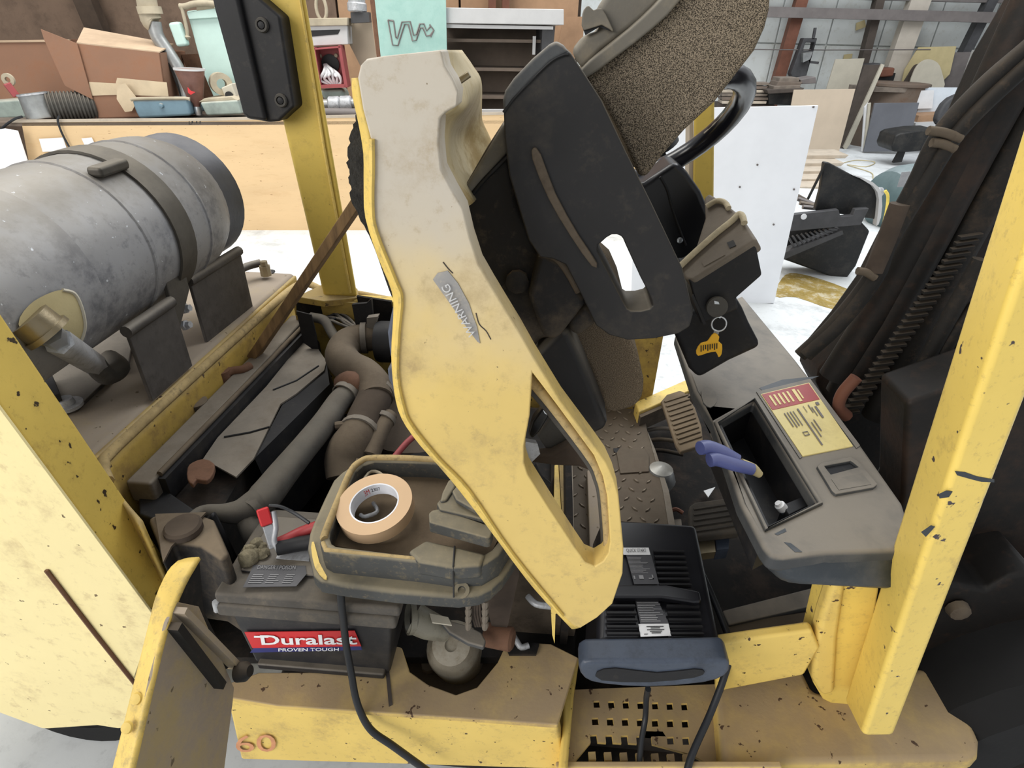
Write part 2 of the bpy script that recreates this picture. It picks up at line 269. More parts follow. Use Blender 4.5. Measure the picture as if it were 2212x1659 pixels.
# ================================================================ ROOM
BN = Vector((-.1501, .9888, 0)); BX = Vector((.9888, .1501, 0)); BP = Vector((-4.58, 4.63, 0))
F = lambda d: (BP + BN * d, BN)                       # planes parallel to the bench front, d metres behind it
struct(box('floor', -14, 16, -6, 22, -.1, 0, 'conc'))
def inpl(u, d, z): return BP + BX * u + BN * d + Vector((0, 0, z))
wl = struct(hexa('wall_left', [inpl(-6, 1.72, 0), inpl(5.1, 1.72, 0), inpl(5.1, 1.8, 0), inpl(-6, 1.8, 0)], [inpl(-6, 1.72, 3.6), inpl(5.1, 1.72, 3.6), inpl(5.1, 1.8, 3.6), inpl(-6, 1.8, 3.6)], 'postb'))
for i in range(9):
    u = -5.9 + i * 1.22; mm = 'wallb' if i < 7 else 'wallt'
    hexa('wall_panel', [inpl(u, 1.66, 0), inpl(u + 1.2, 1.66, 0), inpl(u + 1.2, 1.72, 0), inpl(u, 1.72, 0)], [inpl(u, 1.66, 3.55), inpl(u + 1.2, 1.66, 3.55), inpl(u + 1.2, 1.72, 3.55), inpl(u, 1.72, 3.55)], mm, wl, .006)
a, b = W((243, 140), F(1.5)), W((185, 0), F(1.5)); dv = (b - a).normalized()
struct(beam('trim_1', a - dv * 1.6, a + dv * 1.9, .16, .14, 'postb', None, BN))
for k, px in enumerate((1063, 1092)):
    a = W((px, 10), F(1.55)); struct(beam('trim_%d' % (k + 2), (a.x, a.y, 0), (a.x, a.y, 3.3), .07, .1, 'rustb', None, BN))
WB = ('y', 13.0)
wb = struct(box('wall_back', 0, 16, 13.0, 13.1, 0, 3.8, 'wallw'))
for i in range(16):
    box('wall_panel', .3 + i * .95, .3 + i * .95 + .93, 12.95, 13, .0, 1.52, 'wallw', wb, .012); box('wall_panel', .3 + i * .95, .3 + i * .95 + .93, 12.95, 13, 1.54, 3.7, 'wallw', wb, .012)
for i, (p, q, wd, mm) in enumerate((((1728, 8), (1678, 180), .2, 'rustb'), ((1893, 20), (1850, 190), .14, 'plank'), ((1985, 0), (1932, 150), .34, 'creamp'), ((2120, 40), (2060, 160), .16, 'machine'))):
    a, b = W(p, ('y', 12.6)), W(q, ('y', 12.6)); x = b.x + (a.x - b.x) * .5; dv = (a - b).normalized()
    struct(beam('trim_%d' % (i + 4), b - dv * ((b.z) / dv.z), a + dv * 1.6, wd, .18, mm, None, (0, 1, 0)))
for i, (y0, wd, mm) in enumerate(((2.06, .13, 'girt'), (2.33, .1, 'girt'))):
    struct(box('trim_%d' % (i + 8), 1.2, 12, 12.35 + i * .2, 12.5 + i * .2, y0 - wd, y0 + wd * .2, mm))
tube('trim_11', [W((1570, 106), ('y', 12.4)), W((1780, 108), ('y', 12.4)), W((2010, 107), ('y', 12.4))], .01, 'girt', None, 2, 6)['kind'] = 'structure'
# ---------------------------------------------------------------- the long bench
bn = thing('workbench', 'long pine-fronted workbench behind the grey gas tank', 'workbench', BP)
slab('front_panel', [(45, 259), (450, 256), (720, 250), (1085, 243), (1600, 236), (1600, 520), (90, 505)], F(0), .02, 'ply', bn, bevel=.003)
slab('edge_strip', [(20, 259), (450, 255), (720, 249), (1085, 242), (1600, 235), (1600, 241), (1085, 248), (720, 255), (450, 261), (20, 265)], F(-.004), .02, 'lumber', bn)
a = inpl(-.4, .03, .90); 
hexa('bench_top', [inpl(-1.5, .0, .80), inpl(6.2, .0, .94), inpl(6.2, 1.3, .94), inpl(-1.5, 1.3, .80)], [inpl(-1.5, 0, .833), inpl(6.2, 0, .973), inpl(6.2, 1.3, .973), inpl(-1.5, 1.3, .833)], 'shelfd', bn, .004)
slab('end_post', [(52, 275), (82, 285), (112, 340), (150, 505), (110, 505)], F(.03), .05, 'plank', bn)
slab('leg', [(-40, 262), (-15, 262), (10, 480), (-10, 480)], F(.05), .07, 'plank', bn)
quads('scribble', *quadpx([(408, 270), (437, 268), (408, 258)], F(-.001)), [(0, .05, .1, .8), (0, .25, .1, .18), (.2, .3, .3, .9), (.55, .62, .2, .9), (.62, .85, .8, .9), (.8, .87, .1, .85)], 'ink', bn)
tag(slab('white_board', [(-60, 290), (8, 278), (36, 283), (58, 350), (70, 480), (-60, 480)], F(-.12), .02, 'sheet', bevel=.003), 'pale blue-white board leaning at the left end of the bench', 'board')
tag(slab('paper_sheet', [(84, 300), (136, 297), (146, 326), (92, 328)], F(-.02), .002, 'white'), 'white printed paper pinned on the bench front behind the gas tank', 'paper')
tag(slab('paper_sheet', [(176, 299), (198, 297), (206, 314), (184, 317)], F(-.02), .002, 'white'), 'small white paper right of the printed one on the bench front', 'paper')
tag(tube('cable', [W(p, F(-.05)) for p in ((48, 252), (30, 258), (8, 274), (-4, 290), (-16, 330))], .009, 'cord', None, 4, 8), 'black cable looping over the bench edge at far left', 'cable')
tag(tube('cable', [W(p, F(-.03)) for p in ((128, 250), (125, 262), (134, 288), (150, 318), (170, 350))], .008, 'cord', None, 4, 8), 'thin black cable hanging down the bench front above the gas tank', 'cable')
# ---------------------------------------------------------------- things on the bench
def carton(nm, lab, tl, tr, br, bl, dep, d, flap, tape=True):
    t = thing(nm, lab, 'box', W(bl, F(d)))
    P = WL([bl, br, tr, tl], F(d)); off = BN * dep
    slab('front', [bl, br, tr, tl], F(d), .008, 'card', t)
    hexa('side', [P[0], P[0] + off, P[3] + off, P[3]], [p + BX * .008 for p in (P[0], P[0] + off, P[3] + off, P[3])], 'card', t)
    hexa('side', [P[1], P[1] + off, P[2] + off, P[2]], [p - BX * .008 for p in (P[1], P[1] + off, P[2] + off, P[2])], 'card', t)
    hexa('back', [p + off for p in P], [p + off - BN * .008 for p in P], 'card', t)
    hexa('bottom', [P[0], P[1], P[1] + off, P[0] + off], [p + Vector((0, 0, .008)) for p in (P[0], P[1], P[1] + off, P[0] + off)], 'card', t)
    return t, P, off
t, P, off = carton('cardboard_box', 'open brown cardboard box with torn tan tape on the bench', (166, 94), (345, 114), (364, 252), (200, 256), .5, .22, 0)
hexa('flap', [P[3], P[2], P[2] + off * .6 + Vector((0, 0, .05)), P[3] + off * .75 + Vector((-.12, 0, .10))], [p + Vector((0, 0, .008)) for p in (P[3], P[2], P[2] + off * .6 + Vector((0, 0, .05)), P[3] + off * .75 + Vector((-.12, 0, .10)))], 'cardi', t)
slab('flap', [(166, 94), (88, 63), (95, 85), (140, 185), (200, 215)], F(.2), .008, 'card', t)
slab('packing_tape', [(192, 177), (250, 180), (253, 168), (360, 178), (364, 208), (250, 205), (196, 207)], F(.214), .003, 'papert', t)
slab('torn_tape', [(253, 184), (270, 180), (298, 215), (285, 240), (270, 242), (252, 214)], F(.16), .004, 'papert', t)
t, P, off = carton('cardboard_box', 'large dark brown cardboard box at the left end of the bench', (-90, 88), (150, 85), (175, 254), (-70, 258), .5, .55, 0)
slab('rim', [(-90, 88), (150, 85), (150, 90), (-90, 93)], F(.54), .02, 'cardi', t)
t = thing('corrugated_pipe', 'short ribbed grey pipe lying beside the cardboard box', 'pipe', W((105, 255), F(.15)))
a, b = W((105, 232), F(.15)), W((208, 229), F(.3)); L = (b - a).length; pr = []
for i in range(13): pr += [(.105, i / 13 * L), (.118, (i + .25) / 13 * L), (.118, (i + .6) / 13 * L), (.105, (i + .8) / 13 * L)]
lathe('ribbed_wall', pr + [(.1, L), (.095, L), (.095, .01)], a, b - a, 'rubber', t)
t = thing('metal_canister', 'dented grey metal can with pale green smears on the bench', 'can', W((95, 257), F(.05)))
a, b = W((92, 250), F(.12)), W((66, 196), F(.12)); lathe('can_body', [(.112, 0), (.115, .01), (.1, (b - a).length - .01), (.104, (b - a).length)], a - (b - a) * .08, b - a, 'galv', t)
lathe('can_rim', [(.1, 0), (.106, .0), (.106, .012), (.1, .012)], b - (b - a).normalized() * .03, b - a, 'zinc', t, ring=True)
t = thing('hand_tool', 'small red-handled tool leaning on the dented can', 'tool', W((40, 230), F(.08)))
beam('handle', W((14, 180), F(.08)), W((36, 208), F(.1)), .045, .05, 'redp', t, bevel=.006); lathe('wheel', [(.02, -.01), (.045, -.01), (.045, .01), (.02, .01)], W((18, 172), F(.1)), BN, 'dusty', t, ring=True)
t = thing('grey_bin', 'low grey-green tray behind the dented can at bench end', 'tray', W((0, 255), F(.3)))
slab('bin_body', [(-60, 222), (40, 214), (62, 255), (-60, 260)], F(.3), .3, 'dullg', t, bevel=.02)
t = thing('blue_basin', 'sky blue enamel pan with a dusty rim on the bench', 'pan', W((345, 256), F(.1)))
slab('pan_body', [(284, 216), (405, 214), (412, 250), (300, 256), (292, 240)], F(.1), .34, 'bluep', t, bevel=.02, seg=3)
tube('rim', WL([(283, 216), (300, 213), (400, 212), (408, 216)], F(.1)), .012, 'dusty', t, 2, 8); lathe('rivet', [(.02, 0), (.016, .02), (.0, .024)], W((349, 228), F(.1)), -BN, 'bluep', t)
t = thing('flexible_conduit', 'galvanised flexible conduit rising from the bench behind the brown cone', 'conduit', W((395, 180), F(.4)))
tube('fitting', WL([(312, -30), (318, 8), (326, 42), (333, 50)], F(.4)), [.075, .075, .08, .075], 'dusty', t, 3, 14); lathe('collar', [(.09, 0), (.09, .05), (.07, .05), (.07, 0)], W((321, 14), F(.4)), W((330, 45), F(.4)) - W((321, 14), F(.4)), 'dusty', t, ring=True)
tube('hose', WL([(332, 46), (340, 78), (362, 112), (384, 148), (396, 178), (404, 212)], F(.4)), .055, 'galv', t, 5, 14)
t = thing('brown_funnel', 'brown enamel cone with a pale rim and pink mark', 'funnel', W((424, 242), F(.2)))
a, b = W((428, 240), F(.2)), W((409, 150), F(.2)); L = (b - a).length; lathe('cone', [(.022, 0), (.03, L * .18), (.06, L * .3), (.112, L)], a, b - a, 'cup', t); lathe('rim', [(.108, -.006), (.117, -.006), (.117, .008), (.108, .008)], b, b - a, 'cabw', t, ring=True)
lathe('nozzle', [(.026, -.03), (.032, 0), (.03, .035)], a, b - a, 'chrome', t); slab('pink_mark', [(405, 188), (412, 196), (422, 199), (412, 205), (406, 200)], F(.085), .002, 'red', t)
t = thing('green_tray', 'dull green metal tray beside the brown cone', 'tray', W((480, 250), F(.1)))
slab('tray_body', [(431, 221), (512, 216), (522, 247), (446, 250)], F(.1), .3, 'dullg', t, bevel=.015)
slab('dust_lid', [(428, 221), (440, 213), (500, 208), (515, 217)], F(.12), .28, 'dusty', t, bevel=.008)
t = thing('bearing_part', 'pale casting with a dark bore standing on the green tray', 'machine part', W((495, 210), F(.2)))
slab('casting', [(477, 190), (500, 180), (510, 209), (487, 213)], F(.2), .12, 'beige', t, bevel=.01); lathe('bore', [(.03, 0), (.03, .02)], W((496, 206), F(.2)), -BN, 'ink', t)
lathe('pulley', [(.04, -.05), (.085, -.05), (.085, .05), (.04, .05)], W((477, 181), F(.3)), (.6, -.8, 0), 'dusty', t, ring=True)
t = thing('green_machine', 'mint green slender machine column behind the brown cone', 'machine', W((460, 240), F(.5)))
slab('column', [(403, 24), (470, 15), (540, 225), (468, 226), (440, 160)], F(.5), .16, 'mint', t, bevel=.008)
slab('head_cap', [(402, 26), (472, 17), (474, 38), (408, 42)], F(.47), .05, 'mint', t, bevel=.006); slab('top_box', [(424, 15), (462, 12), (464, 24), (425, 26)], F(.49), .1, 'dusty', t)
tube('lever_pipe', WL([(388, 14), (400, 14), (420, 8), (450, 7), (480, 10)], F(.46)), .022, 'dusty', t, 3, 8); tube('lever_arm', WL([(392, 14), (396, 30), (403, 60), (405, 78)], F(.45)), .014, 'dusty', t, 3, 8)
lathe('lever_knob', [(.0, -.025), (.025, 0), (0, .025)], W((405, 80), F(.45)), (0, 0, 1), 'dusty', t); beam('cylinder', W((378, 48), F(.45)), W((397, 100), F(.45)), .09, .09, 'mint', t, bevel=.02)
slab('dark_slot', [(391, 118), (430, 116), (465, 210), (430, 212)], F(.62), .05, 'rust', t)
tag(slab('saw_blade', [(363, 136), (368, 134), (400, 212), (392, 214)], F(.35), .02, 'blk2'), 'dark thin blade leaning beside the conduit on the bench', 'blade')
t = thing('breaker_box', 'dusty white steel box with a ring on top behind yellow post', 'box', W((710, 105), F(.5)))
slab('box_body', [(655, 40), (748, 38), (752, 96), (660, 100)], F(.5), .25, 'cabw', t, bevel=.006); slab('slot', [(662, 66), (735, 64), (730, 74), (664, 80)], F(.496), .01, 'ink', t); slab('lid', [(650, 40), (751, 38), (750, 55), (652, 57)], F(.47), .28, 'dusty', t, bevel=.006)
c = W((694, 18), F(.5)); tube('ring', [c + Vector((math.cos(k) * .042, 0, math.sin(k) * .085)) for k in [i * math.pi / 5 for i in range(10)]], .014, 'dusty', t, 2, 8, True)
t = thing('red_socket_box', 'open red box stuffed with white wires behind yellow post', 'box', W((715, 190), F(.45)))
slab('back_plate', [(678, 102), (732, 98), (748, 186), (690, 190)], F(.6), .02, 'redp', t)
for e in ([(674, 102), (680, 102), (694, 190), (686, 190)], [(730, 98), (736, 98), (751, 188), (744, 188)], [(674, 104), (735, 99), (736, 103), (675, 108)], [(686, 184), (750, 182), (751, 189), (688, 191)]): slab('box_wall', e, F(.42), .18, 'redp', t)
lathe('round_hole', [(.075, 0), (.075, .012)], W((714, 138), F(.595)), -BN, 'ink', t); lathe('screw', [(.018, 0), (.012, .01)], W((691, 121), F(.59)), -BN, 'dusty', t); lathe('screw', [(.018, 0), (.012, .01)], W((726, 120), F(.59)), -BN, 'dusty', t)
for q in range(6):
    tube('wire', [W((706 + random.uniform(-6, 6), 140), F(.55)), W((700 + q * 6, 158 + random.uniform(-6, 6)), F(.46)), W((692 + q * 9, 172 + random.uniform(-6, 5)), F(.47)), W((712 + q * 4, 182), F(.5))], .013, 'white', t, 5, 6)
t = thing('pipe_fittings', 'short run of galvanised pipe couplings below the red box', 'pipe', W((720, 236), F(.3)))
a, b = W((690, 226), F(.3)), W((780, 222), F(.3)); lathe('pipe', [(.04, 0), (.04, (b - a).length)], a, b - a, 'galv', t)
for q in (.22, .5, .85): lathe('coupling', [(.05, 0), (.06, .01), (.06, .09), (.05, .1)], mid(a, b, q), b - a, 'zinc', t)
tag(slab('motor_body', [(690, 194), (740, 192), (748, 215), (700, 218)], F(.5), .25, 'dullg', bevel=.03), 'grey-green motor body under the red box', 'motor')
tag(lathe('steel_rod', [(.035, 0), (.035, .9)], W((640, 242), F(.12)), BX, 'girt'), 'grey bar lying along the bench edge under the pipe couplings', 'bar')
t = thing('duct_pipe', 'ribbed metal pipe on a grey box beside the mint panel', 'pipe', W((775, 60), F(.6)))
a, b = W((772, 26), F(.6)), W((768, -40), F(.6)); lathe('pipe', [(.07, 0), (.08, .01), (.08, .06), (.07, .07), (.07, .15), (.08, .16), (.08, .22), (.07, .24), (.07, .4)], a, b - a, 'zinc', t); slab('pipe_box', [(757, 26), (796, 26), (798, 48), (758, 50)], F(.55), .15, 'machine', t)
tag(slab('tan_board', [(752, 48), (803, 48), (818, 160), (790, 165), (752, 90)], F(.75), .02, 'tan'), 'tan board standing between white box and mint panel', 'board')
t = thing('mint_panel', 'mint green upright panel with a drawn zigzag arrow', 'panel', W((890, 150), F(.25)))
slab('panel', [(803, -60), (962, -60), (968, 235), (836, 240), (822, 120)], F(.25), .03, 'teal', t, bevel=.003); slab('rough_edge', [(792, -60), (803, -60), (837, 240), (828, 240)], F(.255), .03, 'rust', t)
O, X, Y = quadpx([(838, 102), (936, 102), (838, 40)], F(.249)); zz = [(.0, .95), (.1, .08), (.22, .06), (.36, .8), (.44, .8), (.54, .22), (.62, .25), (.7, .68), (.76, .68), (.84, .4), (.92, .42), (1, .6)]
zz2 = [(.12, .92), (.17, .35), (.2, .3), (.3, .88), (.48, .9), (.56, .42), (.62, .45), (.69, .82), (.78, .82), (.84, .58), (.93, .75)]
z3 = lambda L: [O + X * p + Y * q - BN * .002 for p, q in L]
tube('drawn_arrow', z3(zz), .006, 'girt', t, 1, 5); tube('drawn_arrow', z3(zz2), .006, 'girt', t, 1, 5); tube('drawn_arrow', z3([(0, .95), (.12, .92)]), .006, 'girt', t, 1, 5); tube('drawn_arrow', z3([(.9, .8), (1, .6), (.93, .36)]), .006, 'girt', t, 1, 5)
t = thing('metal_cabinet', 'grey open-front cabinet with brown shelves right of mint panel', 'cabinet', W((1080, 236), F(.35)))
slab('top', [(955, 16), (1218, 20), (1218, 54), (955, 50)], F(.3), .55, 'cabw', t, bevel=.005); slab('back', [(955, 50), (1200, 54), (1180, 245), (955, 243)], F(.85), .02, 'shelfd', t); slab('side', [(1172, 58), (1198, 58), (1186, 240), (1165, 240)], F(.35), .45, 'machine', t)
slab('rail', [(955, 52), (1195, 57), (1195, 64), (955, 60)], F(.32), .03, 'cabw', t)
for yy in (83, 145, 205): slab('shelf', [(955, yy), (1176, yy + 3), (1174, yy + 10), (955, yy + 7)], F(.45), .38, 'shelfd', t)
slab('white_strip', [(1151, 78), (1158, 78), (1156, 118), (1150, 118)], F(.42), .01, 'cabw', t)
tag(slab('white_lath', [(1030, 237), (1110, 237), (1110, 244), (1030, 245)], F(.1), .05, 'cabw'), 'narrow white lath on the bench edge below the cabinet', 'strip')
tag(slab('brown_board', [(1218, 36), (1262, 36), (1258, 120), (1240, 125), (1205, 100)], F(1.2), .02, 'wallt'), 'brown board against the wall right of the cabinet', 'board')
# ================================================================ far right of the hall
t = thing('white_sheet', 'tall white sheet of board standing on the floor behind column', 'board', W((1672, 655), ('z', 0)))
slab('sheet', [(1378, 236), (1768, 228), (1672, 655), (1362, 664)], ('y', 3.8), .018, 'sheet', t, bevel=.002)
for p in ((1757, 231), (1636, 356), (1598, 404), (1715, 409), (1671, 485)): lathe('nail_hole', [(.006, -.002), (.006, .004)], W(p, ('y', 3.797)), (0, -1, 0), 'girt', t, 10)
tag(slab('plywood_sheet', [(1715, 194), (1848, 192), (1812, 330), (1690, 333)], ('y', 10.3), .02, 'tan', bevel=.003), 'tan plywood sheet standing behind the white sheet', 'board')
t = thing('leaning_plank', 'dark plank with a pale edge leaning beside the tan plywood', 'plank', W((1822, 318), ('y', 9.9)))
slab('plank', [(1868, 140), (1908, 140), (1830, 318), (1812, 326), (1806, 330)], ('y', 11.0), .05, 'plank', t); slab('pale_edge', [(1905, 138), (1911, 140), (1836, 312), (1826, 325), (1822, 318)], ('y', 10.96), .04, 'beige', t)
t = thing('fibre_drum', 'brown fibre drum behind the grey laminate boards', 'drum', W((1895, 325), ('y', 10.6)))
a = W((1893, 310), ('y', 11.6)); a.z = 0; lathe('drum_body', [(.5, 0), (.5, .5), (.53, .51), (.53, .55), (.5, .56), (.5, .95), (.53, .96), (.53, 1.0), (.5, 1.01)], a, (0, 0, 1), 'drum', t, 28)
slab('pallet_top', [(1868, 188), (1962, 190), (1955, 200), (1866, 198)], ('y', 11.1), .6, 'lumberd', t)
for k, (pp, mm) in enumerate((([(1868, 232), (1876, 222), (1866, 328), (1862, 328)], 'white'), ([(1876, 224), (1882, 222), (1870, 328), (1866, 328)], 'beige'), ([(1890, 223), (1986, 222), (1958, 326), (1866, 328)], 'greyp'))):
    tag(slab('laminate_board', pp, ('y', 10.68 - k * .05), .04, mm, bevel=.003), ('thin white board at the back of the leaning laminate stack', 'beige board squeezed between white and grey laminate boards', 'front dark grey laminate board leaning by the brown drum')[k], 'board')
tag(slab('pale_panel', [(1805, 128), (1868, 126), (1818, 300), (1752, 302)], ('y', 12.2), .03, 'beige', bevel=.004), 'pale grey panel leaning on the white wall left of the plank', 'board')
tag(slab('tan_octagon_board', [(1985, 102), (2066, 100), (2052, 160), (2020, 192), (1945, 192), (1955, 150)], ('y', 12.4), .03, 'olive', bevel=.003), 'olive tan board with cut corners behind the arched board', 'board')
tag(slab('arched_board', sm2([(1966, 190), (1972, 160), (1985, 138), (2005, 128), (2026, 136), (2036, 160), (2039, 190), (2002, 190)], 3), ('y', 12.1), .03, 'beige', bevel=.003), 'beige arch-topped board at the front of the far stack', 'board')
tag(slab('arched_board', sm2([(1948, 188), (1962, 162), (1975, 142), (1985, 140), (1972, 162), (1968, 188)], 3), ('y', 12.25), .03, 'plank', bevel=.003), 'dark brown arched board edge just behind the beige arch', 'board')
tag(slab('grey_ribbed_board', [(2045, 114), (2100, 112), (2050, 284), (2000, 284)], ('y', 12.5), .04, 'girt'), 'grey ribbed panel right of the arched boards', 'board'); tag(slab('white_pole', [(2104, 108), (2118, 108), (2052, 288), (2040, 288)], ('y', 12.2), .06, 'cabw'), 'white upright strip beside the grey ribbed panel', 'pole')
tag(slab('wall_note', [(1850, 50), (1868, 43), (1871, 58), (1849, 66)], ('y', 12.9), .02, 'olive'), 'small olive card fixed high on the white wall', 'card')
tag(slab('wall_note', [(1824, 118), (1842, 116), (1840, 126), (1822, 128)], ('y', 12.9), .02, 'olive'), 'small olive card low on the wall above pale panel', 'card')
tag(box('storage_bench', 6.05, 7.6, 12.05, 12.4, 0, .875, 'blk2'), 'dark low bench carrying the arched boards along the far wall', 'bench')
t = thing('far_table', 'white glossy bench top below the arched boards', 'table', W((2000, 250), ('y', 10.9)))
slab('top', [(1958, 189), (2072, 189), (2062, 250), (1950, 250)], ('y', 11.2), .04, 'ltblue', t, bevel=.004); slab('painted_window_reflection', [(1962, 196), (2018, 195), (2014, 234), (1950, 236)], ('y', 11.15), .02, 'white', t)  # white plate stands in for a window's reflection on the glossy top
slab('shelf_edge', [(1985, 250), (2060, 246), (2056, 262), (1980, 266)], ('y', 10.8), .4, 'wallt', t); slab('lower_board', [(1978, 266), (2056, 262), (2050, 285), (1975, 286)], ('y', 10.7), .4, 'cabw', t)
t = thing('drill_press', 'dark drill-press-like machine hanging on the white wall', 'machine', W((1725, 185), ('y', 12.3)))
slab('frame', [(1737, 82), (1766, 82), (1742, 165), (1712, 168), (1708, 160)], ('y', 12.3), .2, 'machine', t, holes=[[(1740, 92), (1760, 92), (1756, 110), (1735, 110)]], bevel=.02); slab('spindle', [(1735, 115), (1756, 112), (1750, 128), (1735, 135)], ('y', 12.2), .1, 'galv', t); beam('rod', W((1757, 82), ('y', 12.3)), W((1761, 60), ('y', 12.3)), .04, .04, 'machine', t); beam('handle', W((1750, 134), ('y', 12.2)), W((1768, 136), ('y', 12.2)), .04, .04, 'machine', t)
lr = W((1610, 230), ('y', 11.0)); tag(box('lumber_trestle', lr.x - .5, lr.x + .45, 10.9, 11.3, 0, W((1610, 225), ('y', 10.9)).z, 'plank'), 'dark trestle under the weathered boards beside the steering wheel', 'trestle')
for k in range(6):
    tag(slab('lumber_piece', [(1560, 178 + k * 8), (1662 - (k % 3) * 3, 179 + k * 8), (1660 - (k % 2) * 5, 184 + k * 8), (1560, 184 + k * 8)], ('y', 11.0 - k * .04), .3, ('lumberd', 'shelfd', 'lumber')[k % 3]), ('topmost', 'second', 'third', 'fourth', 'fifth', 'lowest')[k] + ' weathered board of the stack beside the steering wheel', 'board', 'weathered boards beside the steering wheel')
t = thing('scrap_stand', 'dark stand heaped with flat scrap behind the white sheet', 'stand', W((1690, 228), ('y', 10.8)))
slab('stand_body', [(1662, 196), (1735, 192), (1716, 228), (1660, 226)], ('y', 10.8), .5, 'blk2', t, bevel=.02); slab('stand_top', [(1656, 194), (1738, 190), (1732, 199), (1660, 203)], ('y', 10.7), .6, 'plank', t, bevel=.01)
for k, (pp, mm) in enumerate((([(1672, 186), (1730, 184), (1728, 193), (1670, 194)], 'lumberd'), ([(1682, 176), (1735, 177), (1728, 186), (1676, 187)], 'shelfd'), ([(1686, 168), (1728, 168), (1726, 177), (1682, 178)], 'lumberd'), ([(1728, 172), (1762, 166), (1764, 180), (1732, 182)], 'girt'))):
    tag(slab('scrap_piece', pp, ('y', 10.75 + k * .03), .4, mm, bevel=.01), ('lowest flat scrap piece on the dark stand', 'middle scrap piece on the dark stand', 'top scrap piece on the dark stand', 'grey scrap lump at the right end of the dark stand')[k], 'scrap')
for k, (pp, mm) in enumerate((([(1868, 140), (1905, 136), (1900, 158), (1860, 160)], 'bluep'), ([(1898, 148), (1935, 146), (1930, 165), (1902, 168)], 'rust'))):
    tag(slab('clutter_heap', pp, ('y', 12.2), .3, ('machine', 'rustb')[k], bevel=.03), ('dark teal clutter on the shelf behind the plank', 'rust brown clutter right of the leaning plank')[k], 'scrap')
tag(slab('dark_bench', [(1850, 160), (1935, 158), (1896, 286), (1818, 290)], ('y', 12.3), .3, 'blk2'), 'dark bench carrying clutter behind the leaning plank', 'bench')
for k in range(5):
    a, y = W((1765, 418 - 18 * k), ('y', 7.3 + k * .35)), 7.3 + k * .35
    tag(slab('floor_board', [(1640, 336 + k * 17), (1834 - k * 9, 335 + k * 17), (1826 - k * 9, 342 + k * 17), (1640, 346 + k * 17)], ('y', 8.9 - k * .32), .5, 'lumber', bevel=.004), ('topmost', 'second', 'third', 'fourth', 'lowest')[k] + ' pale board of the floor stack behind the black cover', 'board', 'pale boards stacked on the floor')
t = thing('black_chair', 'black padded chair partly hidden by the mast hoses', 'chair', W((1940, 352), ('z', 0)))
slab('seat', sm2([(1932, 302), (1945, 288), (2030, 280), (2040, 310), (2000, 325), (1930, 328)], 2), ('y', 9.4), .5, 'blk2', t, bevel=.03); slab('backrest', sm2([(2024, 262), (2040, 225), (2070, 205), (2100, 210), (2080, 262), (2040, 275)], 2), ('y', 9.5), .15, 'machine', t, bevel=.04); slab('leg', [(1945, 325), (1958, 322), (1948, 350), (1930, 352)], ('y', 9.5), .06, 'blk2', t)
t = thing('green_gas_tank', 'blue-green gas tank with brass valve on the floor', 'tank', W((1950, 500), ('z', 0)))
c = W((1962, 430), ('y', 6.1)); lathe('tank_body', [(.0, -.38), (.15, -.36), (.27, -.29), (.32, -.15), (.335, 0), (.32, .2), (.27, .4), (.15, .5), (0, .52)], c, (1, .35, 0), 'tankg', t, 28)
slab('label', [(1948, 372), (1968, 370), (1956, 404), (1938, 404)], ('y', 5.72), .004, 'grey', t); lathe('valve', [(.03, 0), (.045, .02), (.045, .07), (.03, .1)], W((1905, 416), ('y', 5.62)), (-1, -.3, .1), 'zinc', t); lathe('foot', [(.3, 0), (.25, .2)], (c.x, c.y, 0), (0, 0, 1), 'machine', t)
tag(tube('yellow_hose', WL([(1912, 412), (1918, 425), (1914, 460), (1906, 490), (1896, 520)], ('y', 5.5)), .013, 'yhose', None, 4, 8), 'thin yellow hose hanging from the blue-green gas tank', 'hose')
t = thing('black_cover', 'upturned black machine cover with louvres on the floor', 'machine cover', W((1800, 605), ('z', 0)))
CY = ('y', 4.4)
slab('flared_panel', [(1780, 350), (1793, 352), (1845, 380), (1888, 398), (1898, 430), (1896, 475), (1760, 455), (1772, 410)], CY, .05, 'blk2', t, bevel=.012); slab('white_edge', sm2([(1845, 378), (1886, 394), (1905, 420), (1903, 470), (1893, 488), (1899, 432), (1886, 402)], 2), ('y', 4.36), .06, 'cabw', t)
slab('bracket_rail', [(1712, 464), (1812, 453), (1816, 468), (1842, 466), (1848, 452), (1878, 450), (1860, 486), (1708, 500)], ('y', 4.3), .05, 'machine', t, bevel=.006); lathe('bolt_hole', [(.02, 0), (.02, .006)], W((1736, 468), ('y', 4.295)), (0, -1, 0), 'white', t)
slab('body', [(1700, 498), (1862, 480), (1880, 500), (1850, 575), (1825, 608), (1690, 560)], ('y', 4.42), .2, 'blk2', t, bevel=.015); slab('ridge', [(1690, 548), (1820, 498), (1822, 506), (1690, 562)], ('y', 4.3), .1, 'machine', t)
for k in range(10): beam('louvre', W((1703 + k * 9.5, 512 - k * 2), ('y', 4.33)), W((1722 + k * 9.5, 545 - k * 5.5), ('y', 4.33)), .03, .012, 'machine', t)
beam('stay_rod', W((1784, 352), ('y', 4.4)), W((1745, 430), ('y', 4.4)), .014, .014, 'blk2', t)
for k in range(4): tag(tube('scrap_bar', WL([(1716 + k * 6, 420 + k * 9), (1760 + k * 14, 444 + k * 3)], ('y', 4.75 - k * .05)), .018, ('lumberd', 'girt')[k % 2], None, 1, 6), ('first', 'second', 'third', 'fourth')[k] + ' scrap bar from the top lying inside the black cover', 'bar', 'scrap bars in the black cover')
f0 = bpy.data.objects['floor']; slab('paint_stain', sm2([(1690, 600), (1720, 590), (1800, 612), (1870, 645), (1862, 668), (1800, 668), (1720, 642), (1675, 640)], 3), ('z', .002), .0015, 'stain', f0)
